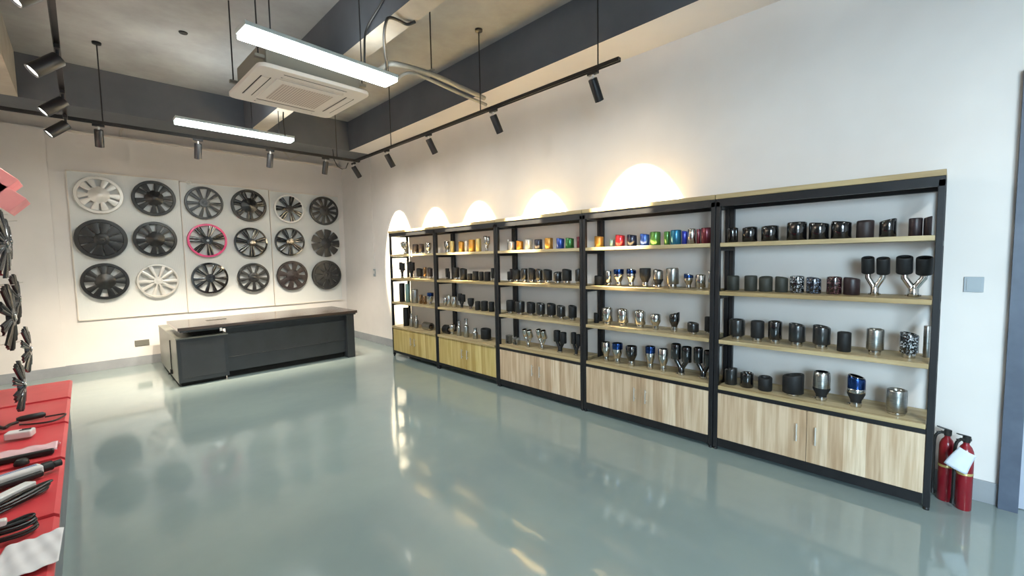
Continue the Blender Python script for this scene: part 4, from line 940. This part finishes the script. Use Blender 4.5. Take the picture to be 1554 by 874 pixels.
# pouch with cable loop
q = at(47, 638)
t = thing('cable_pouch', 'black cable with thick grip and a loop on the red deck', 'cable', tuple(q))
a_, b_ = at(25, 642) - q, at(70, 633) - q
MB().tube([a_ + Vector((0, 0, 0.022)), a_ * 0.85 + b_ * 0.15 + Vector((0, 0, 0.022)), (a_ + b_) / 2 + Vector((0, 0, 0.022)), b_ * 0.9 + a_ * 0.1 + Vector((0, 0, 0.022)), b_ + Vector((0, 0, 0.022))], [0.012, 0.019, 0.021, 0.019, 0.010], 12).build('grip', m_cable, t)
lp = [at(68, 634) - q, at(85, 631) - q, at(99, 629) - q, at(96, 633) - q, at(80, 640) - q, at(55, 644) - q, at(30, 646) - q]
MB().tube([p_ + Vector((0, 0, 0.006)) for p_ in smooth_path(lp)], 0.0055, 8).build('cord_loop', m_cable, t)
lp = [at(27, 643) - q, at(15, 647) - q, at(6, 652) - q, at(-8, 650) - q, at(-25, 660) - q]
MB().tube([p_ + Vector((0, 0, 0.011)) for p_ in smooth_path(lp)], 0.010, 8).build('cord_tail', m_cable, t)
# white adapter
q = at(31, 664); xd = (at(46, 661) - at(14, 666)).normalized(); ang = math.atan2(xd.y, xd.x)
t = thing('power_adapter', 'small white plug adapter with dark slots behind the plastic pack', 'adapter', tuple(q), None, (0, 0, ang))
box('body', m_wwhite, -0.06, -0.035, 0.001, 0.06, 0.035, 0.045, t, 0.010)
MB().box(0.0, -0.012, 0.0452, 0.05, 0.002, 0.047).box(0.005, 0.010, 0.0452, 0.045, 0.022, 0.047).build('slot', m_dark, t, smooth=False)
# wrapped pack
q = at(38, 694); xd = (at(70, 686) - at(8, 699)).normalized(); ang = math.atan2(xd.y, xd.x)
t = thing('wrapped_pack', 'black part in clear pinkish plastic wrap on the red deck', 'package', tuple(q), None, (0, 0, ang))
box('black_part', m_cable, -0.115, -0.055, 0.001, 0.115, -0.022, 0.03, t, 0.008)
m_wrap = mat('clear_wrap', '#f0c4c6', 0.2, alpha=0.9)
def wrap_fn(u, v):
    return Vector((-0.125 + 0.25 * u, -0.022 + 0.15 * v, 0.006 + 0.036 * math.sin(PI * min(1, v * 1.1 + 0.1)) + 0.004 * math.sin(u * 17 + v * 9)))
MB().grid(wrap_fn, 20, 10).build('wrap', m_wrap, t, solid=0.001)
# inflator / charging gun
q = at(34, 728); xd = (at(66, 716) - at(2, 737)).normalized(); ang = math.atan2(xd.y, xd.x)
t = thing('charging_gun', 'white and blue striped handheld charger with black nose on the red deck', 'charger', tuple(q), None, (0, 0, ang))
MB().box(-0.19, -0.03, 0.001, 0.07, 0.034, 0.05).build('body', m_wwhite, t, bevel=0.012, seg=4)
MB().box(-0.15, 0.012, 0.0502, 0.055, 0.016, 0.0512).box(-0.15, 0.0, 0.0502, 0.055, 0.004, 0.0512).build('blue_stripe', m_blue, t, smooth=False)
MB().lathe([(0, 0), (0.024, 0), (0.024, 0.035), (0.017, 0.042), (0.017, 0.07), (0, 0.07)], 16, (0.071, 0, 0.026), (1, 0, 0)).build('nose', m_cable, t)
box('under_grip', m_cable, -0.14, -0.058, 0.001, 0.06, -0.031, 0.03, t, 0.010)
q = at(33, 705)
t = tag(MB().lathe([(0, 0), (0.028, 0), (0.03, 0.006), (0.026, 0.022), (0.018, 0.03), (0, 0.03)], 20, (q.x, q.y, zt)).build('rubber_cap', m_cable), 'small round black cap behind the white charger', 'cap')
# white box with coiled black cable beside
q = at(28, 757); xd = (at(50, 745) - at(0, 770)).normalized(); ang = math.atan2(xd.y, xd.x)
t = thing('charger_box', 'white rectangular charger box with black cable bundle on the red deck', 'charger', tuple(q), None, (0, 0, ang))
MB().box(-0.13, -0.006, 0.001, 0.075, 0.045, 0.045).build('body', m_wwhite, t, bevel=0.006)
cb_ = MB()
for i in range(6):
    r0 = 0.024 - 0.003 * (i % 3); zz = 0.010 + 0.011 * (i // 2); xo = -0.05 + 0.004 * i
    pts = [(xo + 0.13 * math.cos(s), -0.045 + r0 * math.sin(s) + 0.003 * math.sin(3 * s + i), zz) for s in [2 * PI * j / 28 for j in range(28)]]
    cb_.tube(pts, 0.0052, 6, closed=True)
cb_.build('cable_bundle', m_cable, t)
# coiled cable
q = at(20, 812)
t = thing('coiled_cable', 'loosely coiled black cable with white plug, nearest on the red deck', 'cable', tuple(q))
cb_ = MB()
for i in range(5):
    ra, rb = 0.085 - 0.008 * i, 0.05 - 0.006 * i
    pts = [(-0.02 + 0.006 * i + ra * math.cos(s), 0.004 * (-1) ** i + rb * math.sin(s + 0.2 * i), 0.008 + 0.010 * i + 0.003 * math.sin(2 * s)) for s in [2 * PI * j / 30 for j in range(30)]]
    cb_.tube(pts, 0.005, 6, closed=True)
cb_.build('coil', m_cable, t)
box('plug', m_wwhite, -0.12, -0.03, 0.056, -0.01, 0.002, 0.08, t, 0.006)
# crumpled paper sheet
c4 = [at(8, 832, 0.006), at(97.5, 801, 0.006), at(89, 852, 0.006), at(-40, 905, 0.006)]
def pf(u, v):
    p_ = (c4[0] * (1 - u) + c4[1] * u) * (1 - v) + (c4[3] * (1 - u) + c4[2] * u) * v
    return p_ + Vector((0, 0, 0.004 + 0.003 * math.sin(9 * u + 4 * v) * math.sin(7 * v + 2) + 0.002 * math.sin(23 * u - 11 * v)))
tag(MB().grid(pf, 30, 24).build('paper_sheet', m_paper, solid=0.0008), 'creased white paper sheet lying across the nearest part of the red deck', 'paper')
